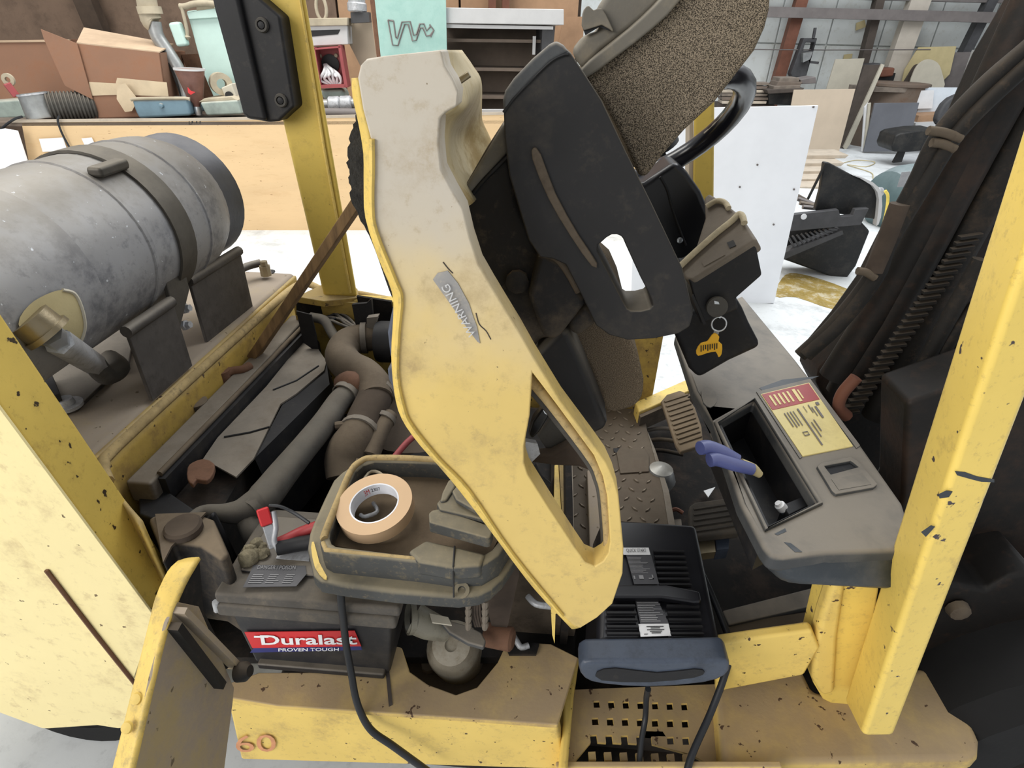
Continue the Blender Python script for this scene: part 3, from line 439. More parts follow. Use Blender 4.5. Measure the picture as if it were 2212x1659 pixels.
tube('floor_wire', WL([(1820, 352), (1850, 346), (1890, 350), (1870, 360), (1830, 356), (1880, 372), (1886, 385)], ('z', .01)), .006, 'olive', None, 4, 6); tag(bpy.data.objects['floor_wire'], 'tangled pale yellow wire on the far floor', 'wire')
# ================================================================ FORKLIFT (one thing; faces right, near side at y .55, far side at y 1.5)
FK = thing('forklift', 'dusty yellow forklift with its engine hood and seat tipped open', 'forklift', (0, 1.0, 0))
# ---- rear body
cwt = slab('counterweight_side', [(-260, 800), (0, 1095), (110, 1238), (296, 1474), (318, 1560), (262, 1580), (210, 1572), (95, 1580), (0, 1545), (-260, 1480)], ('y', .575), .06, 'pale', FK, bevel=.012)
lip = 'yellow'
deck = prism('counterweight_deck', [(-1.5, .62, .905), (-.778, .62, .905), (-.778, 1.64, .905), (-1.5, 1.64, .905)], (0, 0, -.05), 'deck', FK, bevel=.012, seg=3)
box('deck_edge', -.80, -.772, .62, 1.64, .82, .898, 'dull', FK, .006)
box('rear_body', -1.5, -.79, .64, 1.6, .42, .86, 'pale', FK, .01)
# rim and inner walls of the engine bay
rim = WL([(300, 1130), (262, 1085), (232, 1040), (222, 1005), (250, 965), (420, 810), (560, 685), (625, 628), (660, 612), (700, 628), (725, 634), (765, 634), (860, 652), (960, 668)], ('z', .885))
loft('bay_rear_wall', [rim[:8], [p - Vector((0, 0, .12)) for p in rim[:8]], [p - Vector((0, 0, .3)) for p in rim[:8]]], 'dull', FK, 4, .006)
tube('bay_rim_seal', rim[2:], .011, 'trayedge', FK, 3, 8)
box('bay_far_wall', -.72, .34, 1.475, 1.487, .5, .885, 'dull', FK); box('bay_far_lip', -.55, .34, 1.46, 1.50, .885, .905, 'hoode', FK, .005)
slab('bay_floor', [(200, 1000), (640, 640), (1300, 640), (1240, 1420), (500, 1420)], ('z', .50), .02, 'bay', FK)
box('bay_front_wall', .07, .085, .72, 1.47, .5, .70, 'bay', FK)
# tank cradle
cr = slab('tank_cradle_plate', [(-60, 760), (60, 700), (300, 660), (275, 800), (240, 810), (165, 882), (100, 900), (-60, 900)], ('z', .915), .008, 'bracket', FK, bevel=.002)
for i, (p, q) in enumerate((((278, 722), (375, 655)), ((412, 612), (520, 545)))):
    a, b = W(p, ('z', 1.055)), W(q, ('z', 1.055)); lo = Vector((0, 0, -.15))
    pl = hexa('cradle_bracket', [a, b, b + lo, a + lo], [v + Vector((-.008, 0, 0)) for v in (a, b, b + lo, a + lo)], 'bracket', FK, .002)
    tube('rolled_edge', [a + Vector((-.004, 0, .004)), b + Vector((-.004, 0, .004))], .012, 'bracket', pl, 1, 10)
slab('strap_plate', [(345, 560), (400, 585), (410, 625), (388, 715), (372, 722), (370, 650)], ('x', -.775), .01, 'strap', FK, bevel=.002)
for p in ((395, 667), (396, 703)): lathe('bracket_bolt', [(.012, 0), (.012, .008), (.008, .009), (.008, .018)], W(p, ('x', -.80)), (1, 0, .2), 'zinc', FK, 6)
tube('bracket_pin', WL([(500, 590), (535, 575), (562, 568)], ('z', .945)), .012, 'bracket', FK, 2, 8); lathe('pin_bolt', [(.016, -.03), (.016, 0), (.011, .0), (.011, .014)], W((571, 574), ('z', .945)), (0, 0, 1), 'brass', FK, 8)
lathe('pin_hole', [(.02, 0), (.02, .002)], W((580, 588), ('z', .9055)), (0, 0, 1), 'ink', FK)
tube('strap_lever', WL([(72, 822), (110, 795), (140, 772)], ('z', .98)), .007, 'chrome', FK, 2, 8); slab('strap_post', [(85, 800), (105, 793), (128, 850), (110, 856)], ('z', .95), .04, 'black', FK); lathe('deck_bolt', [(.028, 0), (.028, .006), (.016, .007), (.014, .018)], W((145, 878), ('z', .916)), (0, 0, 1), 'zinc', FK)
# ---- overhead guard posts
def leg2(nm, b4, t4, ext, m): # corners at two heights, carried on upward
    T = [b + (t - b) * ext for b, t in zip(b4, t4)]; return hexa(nm, b4, T, m, FK, .008, 3)
yn = ('y', .57)
R0, R1, L0_, L1_ = W((335, 1335), yn), W((0, 882), yn), W((284, 1478), yn), W((0, 1108), yn)
dz = (R1 - R0); g = lambda P, d, z: P + d * ((z - P.z) / d.z)
zr = [g(R0, dz, z) for z in (.56, 1.25)]; zl = [g(L0_, L1_ - L0_, z) for z in (.56, 1.25)]; bk = Vector((-.012, .088, 0))
leg2('rear_guard_post', [zr[0], zl[0], zl[0] + bk, zr[0] + bk], [zr[1], zl[1], zl[1] + bk, zr[1] + bk], 1.7, 'post')
slab('post_lit_face', [(335, 1335), (284, 1478), (-330, 700), (-330, 440)], ('y', .566), .004, 'pale', FK, bevel=.001)  # thin pale skin puts bright light into the post's near face
tube('panel_gap', WL([(100, 1232), (200, 1362), (294, 1480)], ('y', .5635)), .0035, 'rust', FK, 2, 6)
yf = ('y', 1.47)
pr = leg2('rear_guard_post', [W((700, 640), yf), W((772, 640), yf), W((772, 640), ('y', 1.55)), W((700, 640), ('y', 1.55))], [W((612, 262), yf), W((706, 262), yf), W((706, 262), ('y', 1.55)), W((612, 262), ('y', 1.55))], 2.2, 'postf')
tube('post_seam', WL([(757, 632), (700, 320), (648, 0), (630, -100)], ('y', 1.466)), .004, 'hoode', pr, 1, 6)
slab('post_flange', [(640, 640), (700, 612), (772, 622), (776, 642), (700, 650)], ('z', .91), .02, 'dull', FK, bevel=.003)
A0, A1 = W((1822, 1512), ('y', .625)), W((2012, 900), ('y', .625)); B0, B1 = W((1862, 1592), ('y', .545)), W((2095, 900), ('y', .51)); C0, C1 = W((1932, 1592), ('y', .555)), W((2205, 900), ('y', .555))
B1 = W((2095, 900), p3(B0, C0, C1))
hexa('front_guard_post', [A0, B0, C0, C0 + Vector((.01, .08, 0))], [p + (q - p) * 2.1 for p, q in ((A0, A1), (B0, B1), (C0, C1), (C0 + Vector((.01, .08, 0)), C1 + Vector((.01, .08, 0))))], 'postn', FK, .01, 3)
yq = ('y', 1.45)
leg2('front_guard_post', WL([(1496, 480), (1541, 480)], yq) + WL([(1541, 480), (1496, 480)], ('y', 1.53)), WL([(1499, 230), (1543, 230)], yq) + WL([(1543, 230), (1499, 230)], ('y', 1.53)), 2.2, 'postf')
slab('post_edge', [(1487, 480), (1498, 480), (1498, 240), (1490, 245)], ('y', 1.46), .05, 'lumber', FK)
pad = slab('guard_pad', [(455, -30), (530, -30), (604, 34), (636, 231), (602, 262), (581, 264), (534, 257), (524, 247)], ('y', 1.42), .06, 'black', FK, bevel=.01, seg=3)
slab('pad_ridge', [(451, -30), (508, -30), (575, 262), (537, 257), (524, 247), (462, 20)], ('y', 1.405), .02, 'black', pad, bevel=.008, seg=3)
for p in ((566, 54), (607, 217)):
    lathe('recess_ring', [(.009, 0), (.015, .0), (.013, .006), (.009, .006)], W(p, ('y', 1.418)), (0, -1, 0), 'rubber', pad, 18, True); lathe('pad_bolt', [(.007, 0), (.007, .005), (.003, .006)], W(p, ('y', 1.418)), (0, -1, 0), 'black', pad, 10)
# ---- near-side sill, step and platform
slab('sill_top', [(486, 1478), (560, 1452), (835, 1450), (842, 1392), (868, 1398), (885, 1450), (925, 1478), (985, 1500), (1030, 1484), (1075, 1430), (1096, 1385), (1190, 1390), (1250, 1420), (1205, 1566), (900, 1545), (600, 1525), (498, 1508)], ('z', .545), .012, 'sill', FK, bevel=.003)
sf = slab('sill_front', [(490, 1510), (600, 1527), (900, 1549), (1206, 1574), (1225, 1664), (850, 1652), (520, 1642)], ('y', .535), .03, 'yellow', FK, bevel=.006)
text('number_stencil', '60', *quadpx([(512, 1624), (598, 1622), (506, 1588)], ('y', .533)), 'fade', sf)
slab('sill_gap', [(832, 1440), (840, 1440), (848, 1522), (840, 1526)], ('z', .5465), .002, 'plank', FK)
box('oil_pan_shield', -.30, .02, .62, .86, .42, .425, 'hose', FK)
hz = .47
def hole(cx, cy, r=8): return [(cx - r, cy - r * .9), (cx + r * .75, cy - r), (cx + r, cy + r), (cx - r * .8, cy + r * 1.05)]
hl = [hole(1289 + i * 31.6 - j * 3.2 + (i * j) * .8, 1521 + j * 37 + i * .9, 7.5 + j * .4) for j in range(4) for i in range(7)]
slab('step_grate', [(1236, 1490), (1545, 1478), (1560, 1664), (1226, 1664)], ('z', hz), .006, 'sill', FK, hl)
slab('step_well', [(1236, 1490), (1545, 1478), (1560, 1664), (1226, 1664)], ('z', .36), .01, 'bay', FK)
slab('step_wall', [(1214, 1400), (1252, 1420), (1240, 1500), (1226, 1664), (1206, 1664), (1216, 1560)], ('z', .50), .12, 'yellow', FK, bevel=.006)
slab('step_front', [(1200, 1657), (1690, 1657), (1690, 1710), (1200, 1710)], ('y', .50), .01, 'sill', FK, bevel=.003)
slab('side_platform', [(1545, 1482), (1570, 1470), (1730, 1438), (1756, 1490), (1850, 1515), (1985, 1440), (2040, 1455), (2068, 1480), (2118, 1600), (2116, 1632), (2095, 1642), (1690, 1650), (1560, 1662)], ('z', .505), .05, 'sill', FK, bevel=.012, seg=3)
slab('platform_riser', [(1545, 1392), (1640, 1378), (1756, 1362), (1772, 1400), (1738, 1460), (1570, 1492), (1548, 1502)], ('y', .625), .02, 'yellow', FK, bevel=.006)
hexa('riser_ledge', WL([(1550, 1392), (1756, 1360), (1778, 1315), (1575, 1345)], ('z', .605)), [v - Vector((0, 0, .02)) for v in WL([(1550, 1392), (1756, 1360), (1778, 1315), (1575, 1345)], ('z', .605))], 'diamond', FK, .003)
slab('threshold_strip', [(1560, 1318), (1780, 1262), (1790, 1300), (1575, 1350)], ('z', .612), .03, 'dash', FK, bevel=.004)
slab('pillar_bracket', [(1790, 1262), (1800, 1256), (1900, 1272), (1890, 1330), (1850, 1530), (1826, 1535), (1778, 1512), (1758, 1478), (1755, 1400)], ('y', .64), .05, 'postn', FK, bevel=.012, seg=3)
slab('pillar_bracket_fold', [(1775, 1330), (1800, 1258), (1830, 1262), (1812, 1380), (1805, 1500), (1775, 1505), (1756, 1470), (1757, 1400)], ('y', .63), .03, 'yellow', FK, bevel=.01, seg=3)
# ---- open battery door
dx = ('x', -.435)
door = slab('battery_door', [(362, 1345), (383, 1300), (430, 1310), (506, 1486), (503, 1518), (480, 1700), (280, 1700), (330, 1460)], dx, .005, 'deck', FK, bevel=.001)
ed = [W(p, dx) for p in ((430, 1203), (398, 1262), (362, 1348), (334, 1442), (288, 1640), (270, 1720))]; eo = [W(p, ('x', -.465)) for p in ((384, 1211), (362, 1234), (336, 1290), (318, 1360), (244, 1655), (226, 1730))]
loft('door_edge', [eo, [mid(a, b) + Vector((0, 0, .002)) for a, b in zip(eo, ed)], ed], 'hoode', FK, 3, .006)
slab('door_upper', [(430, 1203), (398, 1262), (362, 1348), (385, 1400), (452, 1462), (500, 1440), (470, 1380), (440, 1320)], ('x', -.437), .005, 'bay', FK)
beam('door_stay', W((385, 1318), ('x', -.43)), W((508, 1440), ('x', -.43)), .02, .008, 'deck', FK); beam('door_stay', W((370, 1352), ('x', -.432)), W((470, 1480), ('x', -.432)), .022, .01, 'dark', FK)
lathe('stay_pivot', [(.014, 0), (.014, .012), (.008, .02)], W((515, 1452), ('x', -.42)), (1, 0, .3), 'dark', FK)
for p in ((298, 1508), (278, 1570)): lathe('door_rivet', [(.007, .002), (.006, .005), (0, .006)], mid(W(p, ('x', -.45)), W(p, ('x', -.45))), (0, -.7, .7), 'hoode', FK)
# ---- rear wheel
c = Vector((-1.06, .80, .2)); lathe('rear_tyre', [(.12, -.12), (.18, -.12), (.2, -.09), (.2, .09), (.18, .12), (.12, .12)], c, (0, 1, 0), 'tyre', FK, 28, True); lathe('rear_hub', [(.12, -.06), (.05, -.1), (.03, -.13), (.0, -.13)], c, (0, 1, 0), 'white', FK)
# ================================================================ engine bay
rz = ('z', .80)
a, b = W((305, 1065), rz), W((650, 697), rz)
beam('radiator_top_tank', a, b, .05, .05, 'shroud', FK, bevel=.006)
a2, b2 = W((350, 1055), ('z', .795)), W((668, 715), ('z', .795)); beam('radiator_channel', a2, b2, .028, .05, 'black', FK); tube('radiator_gasket', [mid(a2, b2, .01) + Vector((0, 0, .03)), mid(a2, b2, .99) + Vector((0, 0, .03))], .006, 'hose', FK, 1, 8)
a3, b3 = W((258, 1075), ('z', .77)), W((505, 805), ('z', .77)); tube('radiator_side_hose', [W((268, 1100), ('z', .74)), W((285, 1040), ('z', .77)), W((330, 985), ('z', .78)), W((372, 930), ('z', .78)), W((420, 890), ('z', .77))], .016, 'rubber', FK, 4, 10)
slab('radiator_core', [(300, 1065), (660, 700), (690, 740), (450, 1150), (330, 1120)], ('z', .765), .22, 'bay', FK)
slab('radiator_end_plate', [(298, 1045), (355, 1055), (420, 1100), (430, 1160), (300, 1110)], ('z', .785), .2, 'black', FK, bevel=.004)
slab('fan_shroud_top', [(438, 992), (470, 945), (575, 835), (655, 735), (672, 722), (690, 758), (705, 780), (700, 800), (640, 850), (606, 872), (548, 990), (510, 1030), (470, 1008)], ('z', .795), .004, 'shroud', FK)
tube('shroud_seam', WL([(484, 944), (540, 934), (582, 922)], ('z', .7965)), .0022, 'ink', FK, 1, 6); tube('shroud_seam', WL([(590, 842), (640, 822), (688, 790)], ('z', .7965)), .0022, 'ink', FK, 1, 6)
hexa('fan_shroud_side', WL([(550, 990), (612, 870), (705, 782), (712, 830)], ('z', .79)), [v + Vector((.03, 0, -.2)) for v in WL([(550, 990), (612, 870), (705, 782), (712, 830)], ('z', .79))], 'black', FK)
slab('fan_blade', sm2([(612, 872), (625, 885), (640, 940), (650, 965), (630, 970), (612, 930)], 3), ('z', .74), .006, 'brass', FK); slab('fan_blade', [(672, 830), (694, 822), (690, 880), (684, 885)], ('z', .76), .006, 'shroud', FK)
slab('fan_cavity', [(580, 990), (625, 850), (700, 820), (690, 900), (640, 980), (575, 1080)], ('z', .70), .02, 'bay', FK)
# radiator cap, drip cap, latch bracket
slab('rust_cap', sm2([(404, 1010), (415, 998), (440, 990), (462, 1000), (460, 1022), (445, 1038), (424, 1035), (416, 1046), (404, 1034)], 2), ('z', .81), .012, 'rust', FK, bevel=.003)
lathe('filler_cap', [(.024, 0), (.026, .004), (.026, .016), (.018, .02)], W((425, 880), ('z', .81)), (0, 0, 1), 'hose', FK); slab('latch_bracket', [(395, 895), (440, 872), (446, 880), (432, 898), (398, 902)], ('z', .80), .006, 'dull', FK)
tube('latch_rod', WL([(478, 812), (500, 802), (525, 798), (540, 790)], ('z', .83)), .011, 'rust', FK, 3, 8); lathe('latch_boss', [(.022, 0), (.022, .03)], W((482, 822), ('z', .81)), (0, 0, 1), 'rust', FK)
# hoses
def hz_(pts): return [W((p[0], p[1]), ('z', p[2])) for p in pts]
h = tube('upper_radiator_hose', hz_([(765, 842, .815), (735, 865, .81), (700, 915, .80), (655, 970, .79), (610, 1025, .78), (570, 1075, .77), (535, 1105, .77)]), [.026, .027, .028, .028, .03, .032, .024], 'rubber', FK, 6, 16)
tube('upper_radiator_hose', hz_([(560, 1085, .77), (520, 1105, .77), (480, 1108, .775), (440, 1105, .78), (415, 1118, .785), (395, 1135, .79)]), [.03, .024, .017, .012, .010, .009], 'rubber', FK, 6, 12)
tube('heater_hose', hz_([(530, 1100, .76), (545, 1150, .74), (560, 1190, .70)]), [.026, .02, .018], 'rubber', FK, 5, 12)
lathe('hose_clamp', [(.030, -.006), (.033, -.006), (.033, .008), (.030, .008)], W((747, 852), ('z', .812)), W((765, 842), ('z', .815)) - W((700, 915), ('z', .80)), 'shroud', FK, 20, True)
tube('thermostat_elbow', hz_([(770, 840, .815), (758, 826, .83), (745, 828, .80)]), .028, 'rust', FK, 4, 12)
tube('intake_hose', hz_([(880, 728, .85), (830, 728, .85), (785, 730, .85), (752, 742, .845), (738, 768, .835), (755, 792, .83), (785, 808, .825), (808, 832, .82), (812, 862, .81)]), [.035, .035, .037, .041, .042, .042, .042, .041, .04], 'hose', FK, 6, 20)
tube('intake_sleeve', hz_([(814, 845, .81), (806, 868, .805), (790, 902, .79), (776, 935, .775)]), .0405, 'sleeve', FK, 4, 20)
tube('intake_elbow', hz_([(779, 925, .78), (768, 948, .77), (755, 970, .755), (748, 995, .735), (750, 1030, .71)]), [.042, .044, .047, .047, .045], 'hose', FK, 5, 20)
for p, q, r in (((812, 850), (806, 868), .042), ((776, 935), (768, 950), .045), ((786, 730), (830, 728), .040)):
    zz = .81 if p[1] > 800 and p[1] < 900 else (.775 if p[1] > 900 else .85); c = W(p, ('z', zz)); lathe('hose_clamp', [(r - .003, -.006), (r + .002, -.006), (r + .002, .008), (r - .003, .008)], c, W(q, ('z', zz)) - c, 'shroud', FK, 20, True)
lathe('clamp_screw', [(.009, -.014), (.009, .014)], W((738, 918), ('z', .80)), (1, .3, 0), 'hose', FK, 8)
lathe('air_box', [(.052, 0), (.055, .01), (.055, .16), (.05, .17)], W((815, 738), ('z', .85)), (1, .05, .02), 'black', FK)
tube('bypass_hose', hz_([(845, 895, .79), (832, 912, .785), (815, 945, .77), (800, 985, .75)]), [.016, .02, .021, .021], 'hose', FK, 4, 12); lathe('hose_clamp', [(.02, -.005), (.024, -.005), (.024, .006), (.02, .006)], W((833, 905), ('z', .788)), W((845, 895), ('z', .79)) - W((815, 945), ('z', .77)), 'shroud', FK, 16, True)
lathe('valve_cover', [(.14, 0), (.15, .02), (.14, .12), (.06, .14)], W((905, 985), ('z', .60)), (0, 0, 1), 'sleeve', FK); tube('red_fuel_line', hz_([(905, 935, .80), (880, 955, .79), (850, 990, .77)]), .007, 'redp', FK, 3, 8)
box('engine_block', -.42, .04, .95, 1.35, .5, .66, 'bay', FK, .02); slab('engine_cover', [(840, 1000), (900, 960), (1000, 960), (1080, 1060), (1000, 1100)], ('z', .72), .1, 'bay', FK, bevel=.02)
# far corner clutter
tube('bay_hose', hz_([(672, 685, .86), (700, 692, .86), (715, 715, .84), (730, 740, .82)]), .014, 'rubber', FK, 4, 10)
slab('bay_guard_plate', [(640, 672), (672, 680), (682, 720), (690, 765), (655, 740)], ('y', 1.36), .004, 'black', FK)
slab('control_bracket', [(760, 658), (792, 655), (802, 645), (806, 690), (790, 715), (770, 712)], ('y', 1.36), .01, 'black', FK); slab('connector', [(792, 687), (816, 684), (808, 710), (792, 716)], ('y', 1.33), .02, 'shroud', FK)
for q in range(9): tube('wire', hz_([(690 + random.uniform(-8, 8), 690, .84), (715 + random.uniform(-8, 10), 680 + random.uniform(-10, 12), .86), (742 + random.uniform(-8, 8), 688 + random.uniform(-10, 16), .86), (775 + random.uniform(-6, 10), 715, .85)]), .004, ('rubber', 'shroud', 'black')[q % 3], FK, 4, 6)
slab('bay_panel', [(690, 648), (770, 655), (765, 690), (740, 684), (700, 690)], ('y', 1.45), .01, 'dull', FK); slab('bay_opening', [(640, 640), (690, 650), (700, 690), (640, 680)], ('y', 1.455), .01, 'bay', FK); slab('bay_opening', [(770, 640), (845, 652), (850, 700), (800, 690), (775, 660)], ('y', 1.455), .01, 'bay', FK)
# coolant bottle
cb = slab('coolant_bottle', [(352, 1215), (335, 1160), (318, 1118), (345, 1108), (440, 1112), (462, 1120), (495, 1195), (478, 1210), (430, 1180), (372, 1172)], ('z', .82), .2, 'seatp', FK, bevel=.012)
lathe('bottle_cap', [(.03, 0), (.03, .01), (.026, .014)], W((398, 1146), ('z', .822)), (0, 0, 1), 'sleeve', cb, 20); slab('bottle_front', [(368, 1178), (400, 1165), (455, 1112), (500, 1205), (528, 1260), (505, 1330), (440, 1330), (392, 1260)], ('y', .70), .02, 'black', FK, bevel=.01)
slab('dirt_strip', [(335, 1110), (445, 1106), (430, 1122), (370, 1180), (352, 1215)], ('z', .826), .004, 'hose', FK)
# oil filter, clamp and lines under the tray
f = lathe('oil_filter', [(.0, 0), (.012, 0), (.012, .006), (.036, .004), (.042, -.006), (.044, -.012), (.05, -.02), (.053, -.04), (.053, -.13)], W((975, 1395), ('z', .56)), (-.02, -.42, .9), 'filter', FK, 28)
lathe('bolt_head', [(.014, 0), (.014, .01)], W((926, 1442), ('z', .47)), (0, 0, 1), 'hose', FK, 8)
tube('vacuum_pipe', hz_([(895, 1335, .63), (925, 1350, .62), (965, 1362, .60)]), [.028, .026, .02], 'clearp', FK, 3, 14); lathe('pipe_mouth', [(.026, 0), (.03, .0), (.03, .01), (.026, .01)], W((893, 1334), ('z', .632)), (-1, -.4, .3), 'clearp', FK, 18, True)
slab('grey_bracket', [(945, 1335), (975, 1340), (1010, 1350), (1040, 1365), (1050, 1382), (1045, 1398), (1010, 1388), (970, 1365)], ('z', .64), .012, 'dash', FK, bevel=.004); slab('white_tag', [(928, 1325), (968, 1333), (976, 1350), (934, 1344)], ('z', .65), .003, 'beige', FK)
for i in range(8): lathe('wire_terminal', [(.0045, -.009), (.006, 0), (.0045, .009)], W((1012 + (i % 2) * 36, 1306 + (i // 2) * 15), ('y', .60)), (.1, 0, 1), 'keyt', FK, 8)
for i in range(4): tube('wire', WL([(1022 + i * 5, 1295), (1020 + i * 6, 1325), (1028 + i * 5, 1352)], ('y', .605)), .003, 'sleeve', FK, 3, 6)
lathe('solenoid', [(.02, 0), (.022, .004), (.022, .05), (.016, .055)], W((1048, 1370), ('z', .60)), (1, -.2, .1), 'rust', FK, 14); slab('relay_plate', [(1040, 1270), (1115, 1200), (1122, 1240), (1095, 1360), (1062, 1352)], ('y', .66), .01, 'sleeve', FK)
slab('hinge_pocket', [(1094, 1398), (1120, 1385), (1165, 1390), (1158, 1412), (1100, 1412)], ('z', .552), .01, 'bay', FK); tube('latch_pin', hz_([(1108, 1372, .57), (1118, 1388, .56), (1126, 1398, .555), (1142, 1394, .555)]), .006, 'zinc', FK, 3, 8)
slab('inner_panel', [(1080, 1260), (1140, 1180), (1250, 1330), (1230, 1420), (1180, 1385), (1085, 1385)], ('y', .74), .01, 'hose', FK); slab('latch_hook', [(1190, 1316), (1216, 1310), (1212, 1322), (1200, 1326), (1198, 1390), (1193, 1372)], ('y', .60), .006, 'yellow', FK); tube('latch_wire', hz_([(1140, 1288, .66), (1158, 1305, .66), (1190, 1310, .66)]), .006, 'zinc', FK, 3, 8)
# ================================================================ hood, tipped up on its front hinge
HP = ('y', .55)
HO = [(772, 168), (778, 142), (792, 127), (830, 121), (953, 108), (960, 141), (978, 170), (989, 196), (986, 230), (962, 243), (950, 256), (947, 307), (953, 366), (976, 410), (1000, 452), (1015, 514), (1034, 572), (1060, 617), (1088, 663), (1120, 715), (1150, 768), (1212, 868), (1285, 965), (1310, 1000), (1326, 1035), (1336, 1070), (1347, 1186), (1345, 1240), (1323, 1305), (1290, 1335), (1253, 1358), (1236, 1350), (1215, 1330), (1106, 1196), (1012, 1060), (947, 992), (889, 920), (871, 880), (857, 807), (857, 760), (859, 717), (864, 681), (866, 645), (853, 608), (823, 545), (810, 500), (802, 440), (803, 362), (800, 300), (783, 235)]
HH = [(1150, 806), (1200, 872), (1283, 985), (1302, 1030), (1312, 1075), (1318, 1170), (1314, 1195), (1303, 1213), (1285, 1224), (1264, 1215), (1240, 1180), (1186, 1098), (1140, 1025), (1132, 1000), (1132, 963), (1144, 898)]
hood = slab('engine_hood', HO, HP, .035, 'hood', FK, [HH], bevel=.007, seg=3)
EDG = [(772, 168), (764, 178), (772, 230), (790, 300), (792, 362), (791, 440), (802, 502), (847, 611), (859, 647), (852, 717), (850, 807), (863, 881), (883, 923), (942, 995), (1007, 1063), (1100, 1200), (1232, 1352)]
hx = [(772, 168), (783, 235), (800, 300), (803, 362), (802, 440), (810, 500), (853, 608), (866, 645), (859, 717), (857, 807), (871, 880), (889, 920), (947, 992), (1012, 1060), (1106, 1196), (1215, 1330), (1250, 1357)]
loft('hood_rim', [WL(hx, ('y', .551)), [mid(a, b) + Vector((-.004, -.004, 0)) for a, b in zip(WL(hx, ('y', .551)), WL(EDG, ('y', .575)))], WL(EDG, ('y', .585))], 'hoode', FK, 3, .004)
tube('hood_edge_bead', WL([(803, 300), (804, 362), (803, 440), (811, 500), (854, 608), (866, 645), (860, 717), (857, 807), (871, 880), (889, 920), (947, 992), (1012, 1060), (1106, 1196), (1215, 1330)], ('y', .548)), .003, 'hoode', FK, 4, 6)
tube('hood_seal', WL([(1142, 815), (1196, 880), (1278, 990), (1298, 1034), (1307, 1075), (1313, 1170), (1308, 1196), (1296, 1212), (1275, 1222)], ('y', .575)), .0065, 'trayedge', FK, 4, 8)
tube('hood_seal', WL([(1140, 830), (1190, 890), (1270, 995), (1291, 1038), (1300, 1078), (1306, 1165), (1300, 1192)], ('y', .59)), .006, 'rubber', FK, 4, 8)
rows = [WL(r, ('y', yy)) for yy, r in ((.565, [(955, 108), (962, 141), (988, 192), (985, 231), (950, 256), (947, 307), (953, 366), (1000, 452)]), (.66, [(975, 108), (978, 145), (1000, 195), (1004, 232), (974, 262), (966, 312), (976, 372), (1020, 440)]), (.84, [(990, 108), (1015, 145), (1036, 180), (1030, 215), (1006, 262), (994, 300), (1012, 350), (1045, 420)]), (.95, [(998, 108), (1022, 142), (1040, 175), (1041, 235), (1043, 262), (1060, 300), (1075, 345), (1085, 430)]))]
loft('hood_end_moulding', rows, 'hoodback', FK, 5, .006)
ht = WL([(1000, 452), (1015, 514), (1034, 572), (1060, 617), (1088, 663), (1120, 715), (1150, 768)], ('y', .585)); loft('hood_top', [[p - Vector((.03, 0, 0)) for p in ht], [p + Vector((-.10, .35, -.01)) for p in ht], [p + Vector((-.17, .7, -.02)) for p in ht]], 'hood', FK, 2, .006)
tube('moulding_pin', WL([(983, 182), (1000, 170), (1014, 160)], ('y', .62)), .003, 'brass', FK, 2, 8)
_l = [(772, 235), (768, 262), (757, 300), (751, 345), (753, 372), (756, 402), (763, 440), (788, 488), (812, 545), (846, 640), (862, 645), (830, 545), (812, 500), (806, 300), (790, 235)]
_l = [(v.x + (random.uniform(-4, 3) if v.x < 800 else 0), v.y) for v in spline([(p[0], p[1], 0) for p in _l], 5, True)]
slab('hood_liner', _l, ('y', .60), .8, 'foam', FK)
slab('hood_liner_flap', [(862, 650), (848, 662), (842, 690), (836, 720), (842, 770), (850, 790), (866, 790), (866, 700)], ('y', .62), .5, 'ring', FK, bevel=.004); slab('hood_liner_flap', [(858, 780), (846, 785), (836, 800), (838, 820), (852, 850), (868, 870), (880, 860), (868, 800)], ('y', .62), .4, 'ring', FK, bevel=.004)
bd = slab('warning_badge', [(935, 604), (945, 590), (967, 585), (989, 612), (1013, 656), (1022, 684), (1030, 705), (1037, 742), (1031, 738), (1013, 714), (972, 656)], ('y', .549), .002, 'badge', FK)
O = W((1029, 722), ('y', .5475)); X = W((969, 612), ('y', .5475)) - O; Y = W((1013, 729), ('y', .5475)) - O
text('badge_lettering', 'WARNING', O, X, Y, 'cabw', bd, .0008)
for L in ([(1028, 676), (1035, 700), (1050, 715), (1060, 733)], [(957, 566), (968, 580), (978, 590)]): tube('scratch', WL(L, ('y', .5498)), .0007, 'plank', FK, 3, 5)
# inside of the hood hinge
slab('hinge_arm', [(1188, 870), (1198, 880), (1165, 935), (1150, 950), (1140, 940), (1150, 910), (1182, 872)], ('y', .63), .02, 'charger', FK, bevel=.004); lathe('hinge_pin', [(.008, 0), (.008, .01)], W((1187, 877), ('y', .628)), (0, -1, 0), 'chrome', FK, 10)
slab('hinge_plate', [(1198, 893), (1215, 900), (1240, 958), (1180, 972), (1160, 942)], ('y', .66), .01, 'rubber', FK, bevel=.003); slab('hinge_strut', [(1140, 985), (1190, 982), (1240, 955), (1290, 1000), (1275, 1020), (1250, 1010), (1200, 1008), (1140, 1000)], ('y', .64), .02, 'sleeve', FK, bevel=.006)
lathe('strut_nut', [(.016, 0), (.016, .012)], W((1138, 968), ('y', .61)), (.3, -1, .2), 'zinc', FK, 6); tube('release_cable', WL([(1150, 1002), (1165, 1030), (1185, 1048)], ('y', .70)), .006, 'black', FK, 3, 8)
